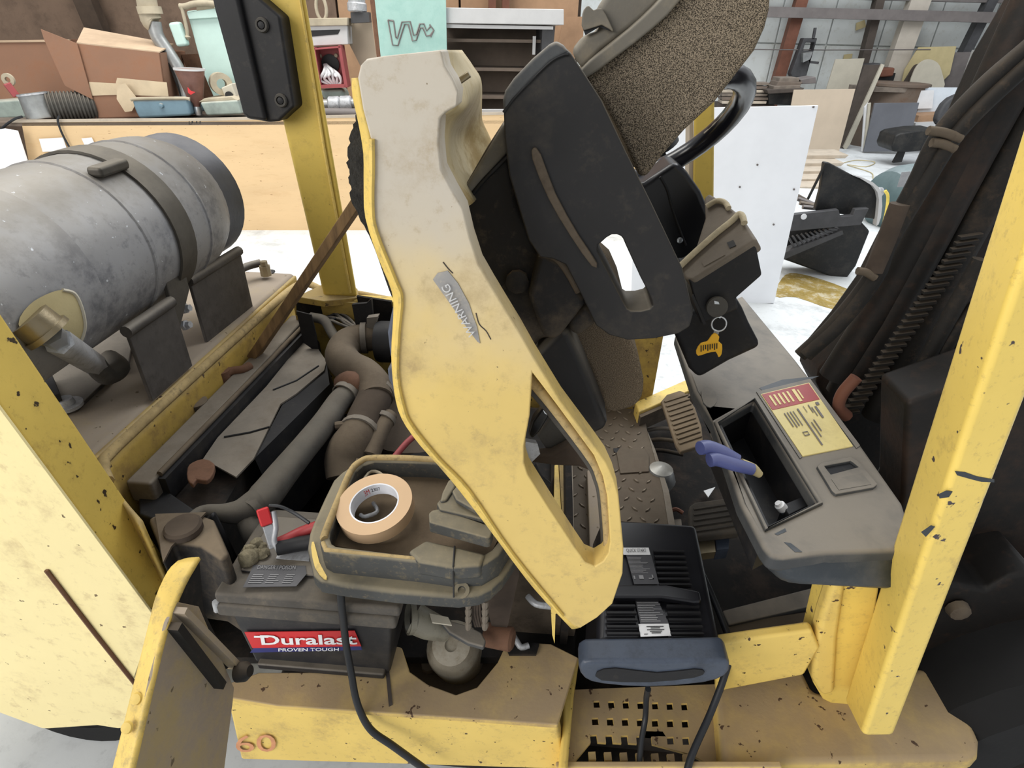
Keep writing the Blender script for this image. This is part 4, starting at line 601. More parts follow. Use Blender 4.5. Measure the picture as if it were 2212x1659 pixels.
# ================================================================ floor, pedals
fz = .60
dp = slab('floor_plate', [(1312, 880), (1390, 884), (1398, 930), (1412, 980), (1432, 1060), (1452, 1182), (1225, 1240), (1170, 1060), (1180, 900)], ('z', fz), .008, 'diamond', FK, bevel=.001)
bm = bmesh.new()
for i in range(22):
    for j in range(9):
        c = Vector((.07 + j * .031 + (i % 2) * .0155, .78 + i * .034, fz + .001)); s = 1 if (i + j) % 2 else -1
        if c.x > .30 - (c.y - .9) * .0 or (c.x > .235 and c.y < 1.0 and False): continue
        u = Vector((s * .7, .7, 0)); v = Vector((-.7, s * .7, 0)) if s > 0 else Vector((.7, .7, 0)); v = Vector((u.y, -u.x, 0))
        top = [c + u * a + v * b + Vector((0, 0, .0025)) for a, b in ((-.008, 0), (0, -.0015), (.008, 0), (0, .0015))]; bot = [c + u * a * 1.25 + v * b * 2 for a, b in ((-.008, 0), (0, -.0015), (.008, 0), (0, .0015))]
        T = [bm.verts.new(p) for p in top]; B = [bm.verts.new(p) for p in bot]; bm.faces.new(T)
        for k in range(4): bm.faces.new((B[k], B[(k + 1) % 4], T[(k + 1) % 4], T[k]))
o = obj('plate_lugs', bm, 'lug', dp, flat=True); o['kind'] = 'stuff'
slab('access_cover', [(1332, 978), (1338, 968), (1392, 968), (1402, 985), (1402, 1018), (1340, 1022)], ('z', fz + .004), .004, 'diamond', FK, bevel=.001); slab('plate_notch', [(1325, 968), (1340, 968), (1336, 980), (1326, 975)], ('z', fz + .003), .002, 'ink', FK)
slab('floor_edge', [(1398, 930), (1412, 980), (1432, 1060), (1452, 1182), (1470, 1200), (1445, 1060), (1415, 970)], ('z', fz + .002), .04, 'shroud', FK)
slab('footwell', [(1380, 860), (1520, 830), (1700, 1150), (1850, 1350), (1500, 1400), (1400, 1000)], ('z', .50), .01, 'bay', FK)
slab('rocker_bar', [(1198, 1005), (1206, 1003), (1218, 1200), (1216, 1165), (1196, 1130)], ('z', .64), .05, 'yellow', FK); slab('rocker_bar', [(1208, 1003), (1218, 1000), (1232, 1235), (1220, 1215)], ('z', .64), .05, 'dull', FK); tube('rocker_trim', WL([(1231, 1000), (1233, 1080), (1234, 1160), (1234, 1240)], ('z', .655)), .006, 'lumber', FK, 2, 8)
slab('plate_strip', [(1268, 1015), (1294, 1015), (1306, 1120), (1300, 1235), (1275, 1235), (1272, 1120)], ('z', .63), .03, 'deck', FK, bevel=.003)
slab('far_sill', [(1372, 868), (1500, 812), (1502, 838), (1380, 890)], ('z', .64), .06, 'yellow', FK, bevel=.004); slab('far_sill_ledge', [(1378, 890), (1500, 838), (1502, 850), (1384, 902)], ('z', .63), .05, 'hose', FK)
pp = slab('clutch_pedal', [(1428, 866), (1440, 852), (1468, 843), (1478, 846), (1502, 880), (1516, 920), (1519, 950), (1512, 962), (1470, 976), (1460, 960)], ('z', .66), .012, 'pedal', FK, bevel=.004)
for i in range(10): beam('tread_rib', W((1436 + i * 3.4, 868 + i * 10), ('z', .662)), W((1486 + i * 3.2, 852 + i * 10), ('z', .662)), .006, .004, 'pedal', pp)
ap = slab('brake_pedal', [(1489, 1092), (1500, 1084), (1582, 1073), (1600, 1082), (1606, 1140), (1596, 1150), (1500, 1160), (1490, 1150)], ('z', .64), .02, 'pedal2', FK, bevel=.006)
for i in range(5): beam('tread_rib', W((1498, 1100 + i * 12), ('z', .642)), W((1592, 1086 + i * 12), ('z', .642)), .004, .003, 'pedal2', ap)
slab('pedal_arm', [(1507, 1160), (1542, 1155), (1546, 1192), (1514, 1196)], ('z', .62), .02, 'brass', FK); slab('pedal_arm', [(1545, 1155), (1576, 1150), (1574, 1185), (1548, 1188)], ('z', .615), .03, 'chargerf', FK)
lathe('float_bowl', [(0, -.045), (.03, -.035), (.042, 0), (.03, .035), (0, .045)], W((1424, 1035), ('z', .57)), (0, 0, 1), 'galv', FK, 20); slab('torn_paper', [(1520, 1060), (1545, 1052), (1538, 1062), (1530, 1074)], ('z', .52), .002, 'white', FK)
slab('linkage_block', [(1440, 1122), (1472, 1120), (1475, 1145), (1445, 1150)], ('z', .56), .03, 'shroud', FK, bevel=.003); tube('orange_wire', hz_([(1445, 1105, .57), (1460, 1100, .575), (1475, 1108, .57)]), .005, 'rustb', FK, 3, 6)
for q in range(3): tube('control_rod', hz_([(1395, 930 + q * 22, .56), (1430, 925 + q * 24, .56), (1475, 930 + q * 26, .55)]), .006, ('shroud', 'hose', 'dark')[q], FK, 3, 8)
# ================================================================ cowl
cz = .935
TH = [(1551, 912), (1629, 868), (1765, 1086), (1657, 1139)]
cowl = slab('dash_cowl', [(1604, 637), (1719, 775), (1853, 948), (1951, 1086), (1965, 1130), (1945, 1190), (1790, 1194), (1694, 1207), (1664, 1202), (1648, 1180), (1598, 1086), (1539, 909), (1499, 844), (1484, 800), (1458, 722), (1575, 650)], ('z', cz), .03, 'dash', FK, [TH], bevel=.012, seg=4)
nt_ = [(1598, 1086), (1648, 1181), (1664, 1203), (1694, 1208), (1790, 1195), (1944, 1191)]; nb_ = [(1602, 1098), (1650, 1200), (1670, 1226), (1704, 1249), (1786, 1258), (1935, 1266)]
A_ = [p - Vector((0, 0, .004)) for p in WL(nt_, ('z', .925))]; B_ = [a + (W(b, ('z', .87)) - a) for a, b in zip(A_, nb_)]
loft('cowl_nose', [A_, [mid(a, b, .4) + Vector((-.002, -.006, 0)) for a, b in zip(A_, B_)], B_, [p + Vector((.03, .12, -.05)) for p in B_]], 'nose', FK, 3, .004)
tf = prism('tray_bottom', [p - Vector((0, 0, .09)) for p in WL(TH, ('z', cz - .006))], (0, 0, -.004), 'black', FK)
fr = [(1543, 915), (1632, 858), (1636, 866), (1555, 912), (1657, 1134), (1762, 1084), (1640, 868), (1645, 866), (1775, 1087), (1655, 1146)]
tube('tray_rim', WL([(1546, 914), (1631, 862), (1772, 1088), (1656, 1145)], ('z', cz + .002)), .004, 'dash', FK, 1, 6, True)
for a, b in (((1551, 912), (1657, 1139)), ((1629, 868), (1765, 1086)), ((1551, 912), (1629, 868)), ((1657, 1139), (1765, 1086))):
    P, Q = W(a, ('z', cz - .006)), W(b, ('z', cz - .006)); dn = Vector((0, 0, -.09)); nn = Vector((.004, .004, 0)); hexa('tray_wall', [P, Q, Q + dn, P + dn], [v + nn for v in (P, Q, Q + dn, P + dn)], 'black', FK)
slab('tray_divider', [(1690, 1090), (1752, 1064), (1760, 1085), (1705, 1112)], ('z', cz - .03), .06, 'black', FK, bevel=.002)
DC = [(1643, 851), (1748, 826), (1843, 963), (1734, 985)]; dz_ = ('z', cz + .001)
pt = lambda u, v: tuple((DC[0][i] * (1 - u) + DC[1][i] * u) * (1 - v) + (DC[3][i] * (1 - u) + DC[2][i] * u) * v for i in (0, 1))
dc = slab('data_plate', DC, ('z', cz + .0025), .003, 'cream', FK, bevel=.0008); slab('red_header', [pt(0.02, .01), pt(.98, .01), pt(.98, .26), pt(.02, .26)], ('z', cz + .0033), .001, 'maroon', dc)
def dlines(L, m, z=.0042):
    for r in L: slab('print_line', [pt(r[0], r[2]), pt(r[1], r[2]), pt(r[1], r[3]), pt(r[0], r[3])], ('z', cz + z), .0004, m, dc)
dlines([(.12 + i * .09, .16 + i * .09, .05, .21) for i in range(5)] + [(.6, .66, .04, .23), (.69, .72, .06, .2)], 'cream'); dlines([(.46, .49, .32, .9), (.18, .2, .34, .56), (.24, .26, .34, .58), (.3, .32, .34, .56), (.36, .375, .34, .57), (.55, .57, .55, .78), (.62, .64, .52, .7), (.7, .72, .30, .42), (.8, .84, .34, .52), (.74, .755, .34, .48), (.6, .61, .3, .4), (.86, .92, .29, .33), (.28, .38, .66, .672), (.28, .38, .71, .722), (.28, .29, .66, .72), (.37, .38, .66, .72)], 'girt')
slab('plate_frame', [(1634, 846), (1750, 818), (1858, 962), (1850, 968), (1746, 828), (1643, 853), (1733, 987), (1728, 990)], ('z', cz + .002), .003, 'dash', FK)
sp = slab('switch_panel', [(1765, 1006), (1775, 998), (1838, 985), (1850, 992), (1896, 1046), (1888, 1052), (1806, 1067), (1798, 1060)], ('z', cz + .006), .008, 'dash', FK, [[(1781, 1006), (1839, 995), (1855, 1008), (1795, 1024)]], bevel=.002); slab('switch_recess', [(1778, 1003), (1842, 992), (1858, 1010), (1794, 1027)], ('z', cz + .0008), .001, 'black', FK)
slab('switch_label', [(1796, 1035), (1862, 1022), (1882, 1046), (1812, 1058)], ('z', cz + .0068), .001, 'dash', sp)
for L in ([(1694, 1171), (1708, 1173), (1733, 1192), (1717, 1192)], [(1673, 1153), (1696, 1141), (1699, 1148), (1680, 1156)], [(1640, 838), (1690, 820), (1770, 812), (1745, 822), (1700, 832), (1650, 846)]): slab('scuff_mark', L, ('z', cz + .0006), .0005, 'nose', FK)
pq = p3(B0, C0, C1)
for L in ([(2063, 1018), (2085, 1020), (2110, 1029), (2148, 1036), (2148, 1042), (2120, 1041), (2100, 1036), (2068, 1027)], [(2028, 1068), (2045, 1060), (2058, 1062), (2050, 1074), (2030, 1077)], [(1990, 1150), (2012, 1135), (2020, 1138), (2000, 1160)]): slab('paint_chip', L, (pq[0] + (EYE - pq[0]).normalized() * .0016, pq[1]), .0006, 'nose', FK)
slab('cowl_plug', sm2([(1515, 845), (1528, 834), (1545, 846), (1548, 868), (1535, 880), (1520, 870)], 2), ('z', cz + .002), .004, 'dash', FK)
# ---- steering column and wheel
slab('column_base', [(1590, 642), (1606, 668), (1620, 700), (1646, 750), (1576, 782), (1510, 820), (1490, 800), (1457, 722), (1450, 690)], ('y', 1.0), .14, 'black', FK, bevel=.012, seg=3)
slab('column_upper_cover', [(1360, 400), (1392, 395), (1425, 372), (1460, 349), (1486, 373), (1515, 414), (1549, 492), (1545, 505), (1470, 580), (1420, 600)], ('y', 1.16), .12, 'charger', FK, bevel=.02, seg=3)
tube('cover_seam', WL([(1426, 382), (1441, 410), (1452, 450), (1468, 495), (1482, 530)], ('y', 1.158)), .0025, 'ink', FK, 3, 6); lathe('cover_screw', [(.006, 0), (.006, .004), (.003, .005)], W((1468, 518), ('y', 1.157)), (0, -1, 0), 'chrome', FK, 10)
Aq, Bq, Eq = W((1494, 606), ('y', .95)), W((1635, 517), ('y', .95)), W((1530, 416), ('y', 1.12)); tp = p3(Aq, Bq, Eq); tn = tp[1] if tp[1].z < 0 else -tp[1]
kt = slab('column_shelf', [(1494, 606), (1479, 601), (1462, 578), (1500, 540), (1522, 470), (1519, 428), (1530, 416), (1563, 435), (1601, 465), (1635, 517)], tp, 0, 'keyt', FK, bevel=.006, seg=3, vec=tn * .03)
k_ = slab('key_housing', [(1488, 604), (1500, 606), (1632, 522), (1647, 595), (1590, 645), (1596, 668), (1515, 702), (1500, 650)], ('y', .953), .12, 'black', FK, bevel=.01, seg=3)
up = -tn
for L, mm in (([(1516, 566), (1560, 541), (1566, 550), (1521, 575)], 'keyt'), ([(1570, 524), (1584, 518), (1590, 530), (1576, 536)], 'black')):
    slab('shelf_inset', L, (Aq + up * .0015, tn), 0, mm, kt, vec=tn * .002)
cu_ = lambda L: [W(p, (Aq - tn * .006, tn)) for p in L]
tube('bungee_cord', cu_([(1462, 582), (1500, 546), (1545, 506), (1580, 478), (1596, 463), (1604, 468), (1608, 482)]), .0055, 'rope', FK, 5, 8); tube('bungee_cord', cu_([(1526, 446), (1548, 434), (1566, 438), (1574, 450)]), .005, 'rope', FK, 4, 8)
kc = W((1546, 660), ('y', .95)); lathe('ignition_switch', [(.016, 0), (.018, .004), (.018, .012), (.01, .013)], kc, (0, -1, .15), 'rubber', FK, 18); slab('column_seam', [(1494, 640), (1498, 636), (1526, 700), (1520, 702)], ('y', .95), .004, 'ink', FK)
WC = Vector((.189, 1.12, 1.3995)); WA = Vector((.8628, 0, .5056)); WBv = Vector((-.2713, -.8438, .463)); WN = Vector((-.4266, .5367, .728))
ringp = [WC + (WA * math.cos(2 * math.pi * i / 36) + WBv * math.sin(2 * math.pi * i / 36)) * .153 for i in range(36)]
sw = tube('steering_wheel', ringp, .019, 'wheelb', FK, 1, 14, True)
tube('wheel_hub', [WC + WN * .005, WC - WN * .02], .028, 'charger', sw, 1, 16); tube('wheel_spoke', [WC - WN * .02, WC - WA * .145], .014, 'charger', sw, 1, 8)
tube('wheel_trim', [WC + WN * .006 + (WA * math.cos(t) + WBv * math.sin(t)) * .137 for t in [-.9 + i * .1 for i in range(19)]], .0025, 'lumber', sw, 2, 6)
# ================================================================ seat
RP = ('y', .68)
hr = slab('hip_restraint', [(1087, 217), (1092, 196), (1110, 170), (1150, 128), (1185, 98), (1201, 90), (1217, 100), (1234, 116), (1262, 158), (1300, 217), (1351, 325), (1405, 434), (1474, 579), (1492, 650), (1497, 680), (1490, 706), (1466, 721), (1412, 732), (1356, 735), (1316, 724), (1287, 703), (1262, 650), (1222, 572), (1195, 560), (1166, 556), (1142, 520), (1122, 455), (1100, 380), (1090, 300)], RP, .07, 'restraint', FK, [sm2([(1290, 541), (1300, 523), (1322, 507), (1342, 511), (1352, 530), (1384, 600), (1408, 648), (1404, 667), (1363, 672), (1348, 655), (1320, 600)], 2)], bevel=.03, seg=6)
tube('restraint_seam', WL([(1088, 243), (1108, 215), (1150, 170), (1190, 132), (1217, 118), (1228, 117)], ('y', .679)), .002, 'ink', FK, 4, 6)
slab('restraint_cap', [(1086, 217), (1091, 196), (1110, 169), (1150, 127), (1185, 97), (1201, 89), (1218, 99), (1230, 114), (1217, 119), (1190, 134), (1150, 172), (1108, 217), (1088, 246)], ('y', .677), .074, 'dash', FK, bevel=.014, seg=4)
slab('restraint_rib_highlight', sm2([(1152, 320), (1168, 335), (1200, 420), (1250, 510), (1290, 570), (1278, 575), (1232, 510), (1185, 430), (1150, 345)], 2), ('y', .674), .012, 'hose', FK, bevel=.009, seg=4)  # tan strip paints in the highlight along the rib
slab('seat_side_shell', [(1088, 262), (1052, 318), (1002, 405), (996, 430), (1000, 520), (1032, 575), (1051, 602), (1088, 665), (1150, 768), (1165, 735), (1225, 730), (1230, 580), (1165, 545), (1120, 440)], ('y', .73), .1, 'seatp', FK, bevel=.014, seg=3)
tube('shell_seam', WL([(1004, 442), (1040, 396), (1080, 355), (1098, 338)], ('y', .728)), .0025, 'ink', FK, 3, 6)
slab('seat_pan_edge', [(1000, 410), (1040, 345), (1090, 262), (1098, 330), (1040, 392), (1002, 436)], ('y', .726), .05, 'vinyl', FK, bevel=.01)
slab('belt_bracket', [(1160, 560), (1168, 545), (1222, 572), (1250, 628), (1268, 655), (1212, 726), (1196, 738), (1172, 728), (1140, 640)], ('y', .70), .08, 'seatp', FK, bevel=.016, seg=3)
lathe('pivot_bolt', [(.016, 0), (.016, .008), (.008, .01)], W((1118, 606), ('y', .727)), (0, -1, 0), 'seatp', FK, 10); tube('bracket_edge', WL([(1165, 546), (1200, 556), (1225, 585), (1250, 630)], ('y', .698)), .005, 'hose', FK, 3, 8)
slab('belt_buckle', [(1228, 690), (1268, 656), (1290, 700), (1248, 730), (1228, 715)], ('y', .72), .06, 'seatp', FK, bevel=.012)
slab('cushion_side', [(1150, 775), (1215, 708), (1230, 720), (1262, 790), (1312, 915), (1308, 930), (1276, 942), (1262, 930)], ('y', .72), .07, 'restraint', FK, bevel=.012, seg=3)
slab('seat_cushion', [(1215, 660), (1273, 650), (1320, 690), (1358, 722), (1380, 770), (1392, 826), (1390, 862), (1370, 884), (1330, 894), (1309, 892), (1270, 800), (1225, 720)], ('y', .80), .42, 'cushion', FK, bevel=.02, seg=3)
slab('seat_backrest', [(1258, 170), (1290, 140), (1400, 62), (1460, 0), (1520, -90), (1600, -160), (1660, -120), (1668, -20), (1665, 20), (1655, 60), (1632, 110), (1545, 222), (1480, 282), (1425, 345), (1394, 388), (1380, 378), (1340, 290), (1300, 215)], ('y', .80), .5, 'fab', FK, bevel=.022, seg=4, vec=Vector((0, .28, 0)))
slab('backrest_bolster', sm2([(1262, 172), (1256, 150), (1300, 110), (1360, 62), (1412, 14), (1440, -20), (1480, -90), (1500, -80), (1470, 0), (1410, 62), (1330, 124)], 2), ('y', .785), .06, 'vinyl', FK, bevel=.014, seg=3)
slab('backrest_side', [(1235, 112), (1262, 76), (1288, 68), (1300, 60), (1290, 20), (1310, -10), (1350, -60), (1440, -60), (1432, 0), (1380, 48), (1300, 110), (1258, 152)], ('y', .81), .06, 'vinyl', FK, bevel=.012, seg=3)
slab('torn_cover', sm2([(1262, 20), (1272, 12), (1282, 22), (1300, 18), (1318, 50), (1325, 70), (1300, 54), (1262, 66), (1258, 40)], 2), ('y', .80), .02, 'vinyl', FK, bevel=.004); slab('cover_gap', [(1260, 64), (1285, 54), (1312, 56), (1322, 58), (1315, 66), (1295, 58), (1265, 76)], ('y', .804), .005, 'ink', FK)
# ================================================================ mast
mp = lambda p, y=1.05: W(p, ('y', y))
mast = slab('mast', [(2400, -220), (2190, 120), (2105, 300), (2040, 400), (1965, 520), (1900, 640), (1840, 720), (1770, 800), (1765, 830), (1800, 900), (1940, 1120), (2060, 1100), (2400, 500)], ('y', 1.15), .12, 'mast', FK, bevel=.01)
for nm, L, wd, mm in (('mast_rail', [(2260, -60), (2060, 360), (1930, 610), (1800, 815)], .03, 'mast'), ('mast_rail', [(2330, 60), (2160, 380), (2020, 640), (1890, 900)], .028, 'dark'), ('lift_cylinder', [(2300, -40), (2100, 330), (1960, 600), (1820, 850)], .035, 'mast')):
    tube(nm, WL(L, ('y', 1.1)), wd, mm, FK, 3, 12)
for off in (0, 1):
    for L, r in (([(2230, 95 + off * 34), (2120, 190 + off * 40), (2030 + off * 26, 290 + off * 12), (1975 + off * 20, 400), (1905 + off * 14, 530), (1880 + off * 12, 600), (1800 + off * 14, 700), (1728 + off * 12, 768)], .013),): tube('hydraulic_hose', WL(L, ('y', 1.02 - off * .01)), r, 'dark', FK, 5, 10)
for p, q in (((2005, 282), (2075, 300)), ((2012, 308), (2062, 322)), ((1852, 585), (1890, 600))): tube('hose_clamp', WL([p, ((p[0] + q[0]) / 2, (p[1] + q[1]) / 2 - 4), q], ('y', 1.0)), .007, 'hose', FK, 3, 8)
tube('spring_hose', WL([(1945, 440), (1915, 520), (1888, 585)], ('y', 1.01)), .016, 'sleeve', FK, 3, 10)
for L in ([(2130, 640), (2060, 720), (2000, 830), (1930, 960)], [(2140, 690), (2070, 770), (2010, 880), (1960, 960)], [(2120, 560), (2010, 760), (1940, 900)]): tube('mast_hose', WL(L, ('y', 1.0)), .014, 'dark', FK, 4, 10)
tube('brown_hose', WL([(1850, 815), (1820, 850), (1812, 880), (1830, 900)], ('y', 1.0)), .012, 'rustb', FK, 4, 8)
proto = None
for a, b, nn in (((2096, 510), (1836, 890), 30), ((2040, 760), (1925, 975), 17)):
    for i in range(nn):
        t_ = i / (nn - 1); P = W((a[0] + (b[0] - a[0]) * t_, a[1] + (b[1] - a[1]) * t_), ('y', 1.04))
        dd = (W(b, ('y', 1.04)) - W(a, ('y', 1.04))).normalized()
        if proto is None: proto = beam('chain_link', P - Vector((.018, 0, .004)), P + Vector((.018, 0, .004)), .012, .007, 'dark', mast, bevel=.002); base = proto.location.copy(); P0 = P
        else: o = proto.copy(); COL.objects.link(o); o.parent = mast; o.location = base + (P - P0)
slab('mast_carriage', [(1960, 870), (2230, 780), (2260, 1320), (1930, 1320), (1880, 1260), (1950, 1080)], ('y', .85), .1, 'mast', FK, bevel=.01); tube('carriage_rod', WL([(2050, 1230), (2090, 1255), (2130, 1270), (2230, 1235)], ('y', .80)), .015, 'rubber', FK, 3, 8)
slab('front_fender', sm2([(1930, 1290), (2060, 1262), (2130, 1275), (2240, 1235), (2300, 1420), (2200, 1440), (2060, 1400), (1960, 1430)], 2), ('y', .75), .2, 'mast', FK, bevel=.01); lathe('lug_bolt', [(.02, 0), (.018, .014), (.006, .02)], W((2066, 1312), ('y', .745)), (0, -1, 0), 'hose', FK, 10)
lathe('front_tyre', [(.18, -.12), (.3, -.12), (.34, -.08), (.34, .08), (.3, .12), (.18, .12)], (1.08, .72, .34), (0, 1, 0), 'tyre', FK, 32, True); lathe('front_hub', [(.18, -.05), (.08, -.07), (.05, -.1), (0, -.1)], (1.08, .72, .34), (0, 1, 0), 'dark', FK)
box('lower_frame', -.5, .85, .6, 1.45, .22, .42, 'bay', FK, .01)
# ================================================================ LOOSE THINGS ON THE FORKLIFT
T0, T1 = Vector((-.93, .58, 1.16)), Vector((-.91, 1.40, 1.185)); TX = (T1 - T0).normalized(); TL = (T1 - T0).length; TR = .162
t = thing('gas_tank', 'scuffed grey gas cylinder strapped on the forklift rear deck', 'tank', (T0.x, 1.0, T0.z - TR))
lathe('tank_shell', [(.03, .2), (.1, .205), (.14, .23), (TR - .004, .28), (TR, .31), (TR, TL - .13), (TR - .003, TL - .1), (.145, TL - .06), (.1, TL - .04), (.03, TL - .035)], T0, TX, 'steel', t, 48, ang=50)
lathe('foot_ring', [(.135, TL - .07), (.148, TL - .07), (.15, TL), (.143, TL), (.14, TL - .06)], T0, TX, 'ring', t, 40, True)
cw_ = lathe('collar', [(TR - .012, -.02), (TR - .002, -.02), (TR, .01), (TR - .001, .3), (TR - .012, .3)], T0, TX, 'steel', t, 48, True)
lathe('weld_band', [(TR, .44), (TR + .003, .442), (TR + .003, .452), (TR, .454)], T0, TX, 'steel', t, 40, True); lathe('weld_band', [(TR, .64), (TR + .003, .642), (TR + .003, .646), (TR, .648)], T0, TX, 'steel', t, 40, True)
# collar opening with valve coupling, on the side that faces forward
u = Vector((1, 0, 0)); dn_ = Vector((0, 0, 1))
def shell(px): # a pixel on the tank's round shell
    d = (RT * (px[0] - 1106) + DN * (px[1] - 829.5) + FW * FPX).normalized(); o = EYE - T0; dp_ = d - TX * d.dot(TX); op = o - TX * o.dot(TX)
    a, b, c = dp_.dot(dp_), 2 * dp_.dot(op), op.dot(op) - (TR + .003) ** 2; q = max(b * b - 4 * a * c, 0); return EYE + d * ((-b - math.sqrt(q)) / (2 * a))
opn = [(62, 660), (100, 636), (135, 626), (160, 634), (175, 662), (183, 698), (180, 722), (172, 742), (130, 752), (70, 740), (40, 700)]
op3 = [shell(p) for p in opn]; cen = sum(op3, Vector()) / len(op3); bm = bmesh.new(); cv = bm.verts.new(shell((115, 690))); ov = [bm.verts.new(p) for p in spline(op3, 3, True)]
for i in range(len(ov)): bm.faces.new((cv, ov[i], ov[(i + 1) % len(ov)]))
obj('collar_opening', bm, 'olive', t, ang=60); tube('opening_edge', [shell(p) for p in opn[2:8]], .003, 'beige', t, 4, 6)
tow = lambda p, k: p + (EYE - p).normalized() * k
q0, q1, q2, q3 = tow(shell((62, 688)), .004), tow(shell((108, 722)), .03), tow(shell((124, 736)), .04), W((212, 792), ('z', .97))
tube('valve_outlet', [q0, q1], .03, 'brass', t, 1, 20); tube('valve_ring', [mid(q0, q1, .75), mid(q0, q1, 1.0)], .034, 'brass', t, 1, 20); tube('valve_hex', [q1, mid(q2, q3, .05)], .018, 'chrome', t, 1, 6)
tag(tube('hose_coupling', [mid(q2, q3, .02), mid(q2, q3, .95)], .021, 'zinc', None, 1, 6), 'bright hexagonal hose coupling screwed to the gas cylinder valve', 'coupling')
tag(tube('gas_hose', [mid(q2, q3, .9), q3 + Vector((.01, .0, -.02)), q3 + Vector((.0, .05, -.03)), q3 + Vector((-.06, .1, -.04))], .019, 'rubber', None, 5, 12), 'short rubber hose bending away from the bright gas coupling', 'hose')
s = thing('tank_strap', 'dark steel strap buckled around the grey gas cylinder', 'strap', (T0.x, 1.15, T0.z - TR))
lathe('band', [(TR + .001, .52), (TR + .006, .52), (TR + .006, .575), (TR + .001, .575)], T0, TX, 'strap', s, 48, True)
c = shell((238, 372)) + Vector((0, 0, .008)); beam('buckle', c - TX * .04, c + TX * .04, .03, .02, 'strap', s, bevel=.007)
# battery
t = thing('battery', 'black car battery with red and blue label on the sill', 'battery', (-.36, .68, .547))
bc = hexa('case', [Vector(p) for p in ((-.495, .60, .547), (-.243, .60, .547), (-.243, .77, .547), (-.495, .77, .547))], [Vector(p) for p in ((-.508, .597, .71), (-.225, .597, .71), (-.225, .775, .71), (-.508, .775, .71))], 'batt', t, .006)
box('base_rail', -.485, -.25, .588, .78, .547, .562, 'batt', t, .004); box('lid', -.518, -.213, .580, .79, .705, .735, 'lid', t, .006); box('lid_step', -.515, -.205, .584, .785, .733, .757, 'lid', t, .006); box('cell_cover', -.49, -.30, .63, .76, .757, .764, 'batt', t, .004)
by = ('y', .5935)
slab('red_label', [(528, 1366), (766, 1363), (780, 1396), (545, 1400)], ('y', .5942), .001, 'red', t); slab('blue_label', [(548, 1400), (780, 1396), (782, 1404), (540, 1410)], ('y', .5942), .001, 'blue', t)
text('label_name', 'Duralast', *quadpx([(566, 1392), (772, 1391), (562, 1371)], ('y', .5935)), 'white', t, bold=.02); quads('name_bar', *quadpx([(549, 1377), (580, 1377), (549, 1373)], ('y', .593)), [(0, 1, 0, 1)], 'white', t)
text('label_slogan', 'PROVEN TOUGH', *quadpx([(602, 1406), (732, 1405), (602, 1399)], ('y', .5935)), 'white', t, bold=.012)
bt = ('z', .7655); slab('warning_label', [(525, 1268), (640, 1266), (662, 1240), (660, 1222), (548, 1220)], ('z', .765), .001, 'lbl', t)
text('label_danger', 'DANGER / POISON', *quadpx([(556, 1230), (638, 1231), (558, 1222)], bt), 'grey', t); O, X, Y = quadpx([(532, 1262), (640, 1262), (548, 1236)], bt)
quads('label_print', O, X, Y, [(.02 + c_ * .34, .02 + c_ * .34 + random.uniform(.15, .3), .08 + r_ * .17, .14 + r_ * .17) for c_ in range(3) for r_ in range(5)], 'grey', t)
slab('white_label', [(596, 1206), (605, 1186), (668, 1188), (668, 1212)], ('z', .766), .001, 'zinc', t)
bm = bmesh.new()
for k in range(9):
    c = W((532 + random.uniform(0, 42), 1190 + random.uniform(-14, 22)), ('z', .768)); r = random.uniform(.008, .017)
    bmesh.ops.create_icosphere(bm, subdivisions=2, radius=r, matrix=Matrix.Translation(c))
for v in bm.verts: v.co += Vector((random.uniform(-1, 1), random.uniform(-1, 1), random.uniform(-1, 1))) * .0016
obj('terminal_crust', bm, 'goo', t); tube('hold_down_bolt', [W((466, 1300), ('y', .585)), W((470, 1318), ('y', .585))], .006, 'zinc', t, 1, 8)
t = thing('cable_clamp', 'red-tipped clamp handle clipped on the battery terminal', 'clamp', W((595, 1180), ('z', .78)))
a, b, c = W((566, 1098), ('z', .85)), W((577, 1134), ('z', .825)), W((592, 1182), ('z', .785)); beam('red_sleeve', a, b, .02, .014, 'red', t, bevel=.003); beam('jaw', b, c, .016, .01, 'zinc', t, bevel=.002); tube('jaw', [W((590, 1105), ('z', .84)), W((596, 1140), ('z', .82)), W((592, 1168), ('z', .80)), W((602, 1188), ('z', .785))], .005, 'zinc', t, 3, 8)
tag(tube('battery_cable', hz_([(594, 1176, .785), (620, 1165, .79), (650, 1150, .79), (690, 1135, .80)]), .010, 'maroon', None, 4, 10), 'dark red cable running from the battery terminal under the tray', 'cable')
tag(tube('battery_cable', hz_([(598, 1184, .785), (640, 1176, .785), (690, 1168, .79)]), .013, 'black', None, 4, 10), 'black battery cable just below the dark red one', 'cable')
tag(tube('charger_wire', hz_([(582, 1092, .85), (605, 1094, .85), (635, 1108, .84), (668, 1130, .83)]), .003, 'cord', None, 4, 6), 'thin black wire arching from the red clamp to the tray', 'wire')
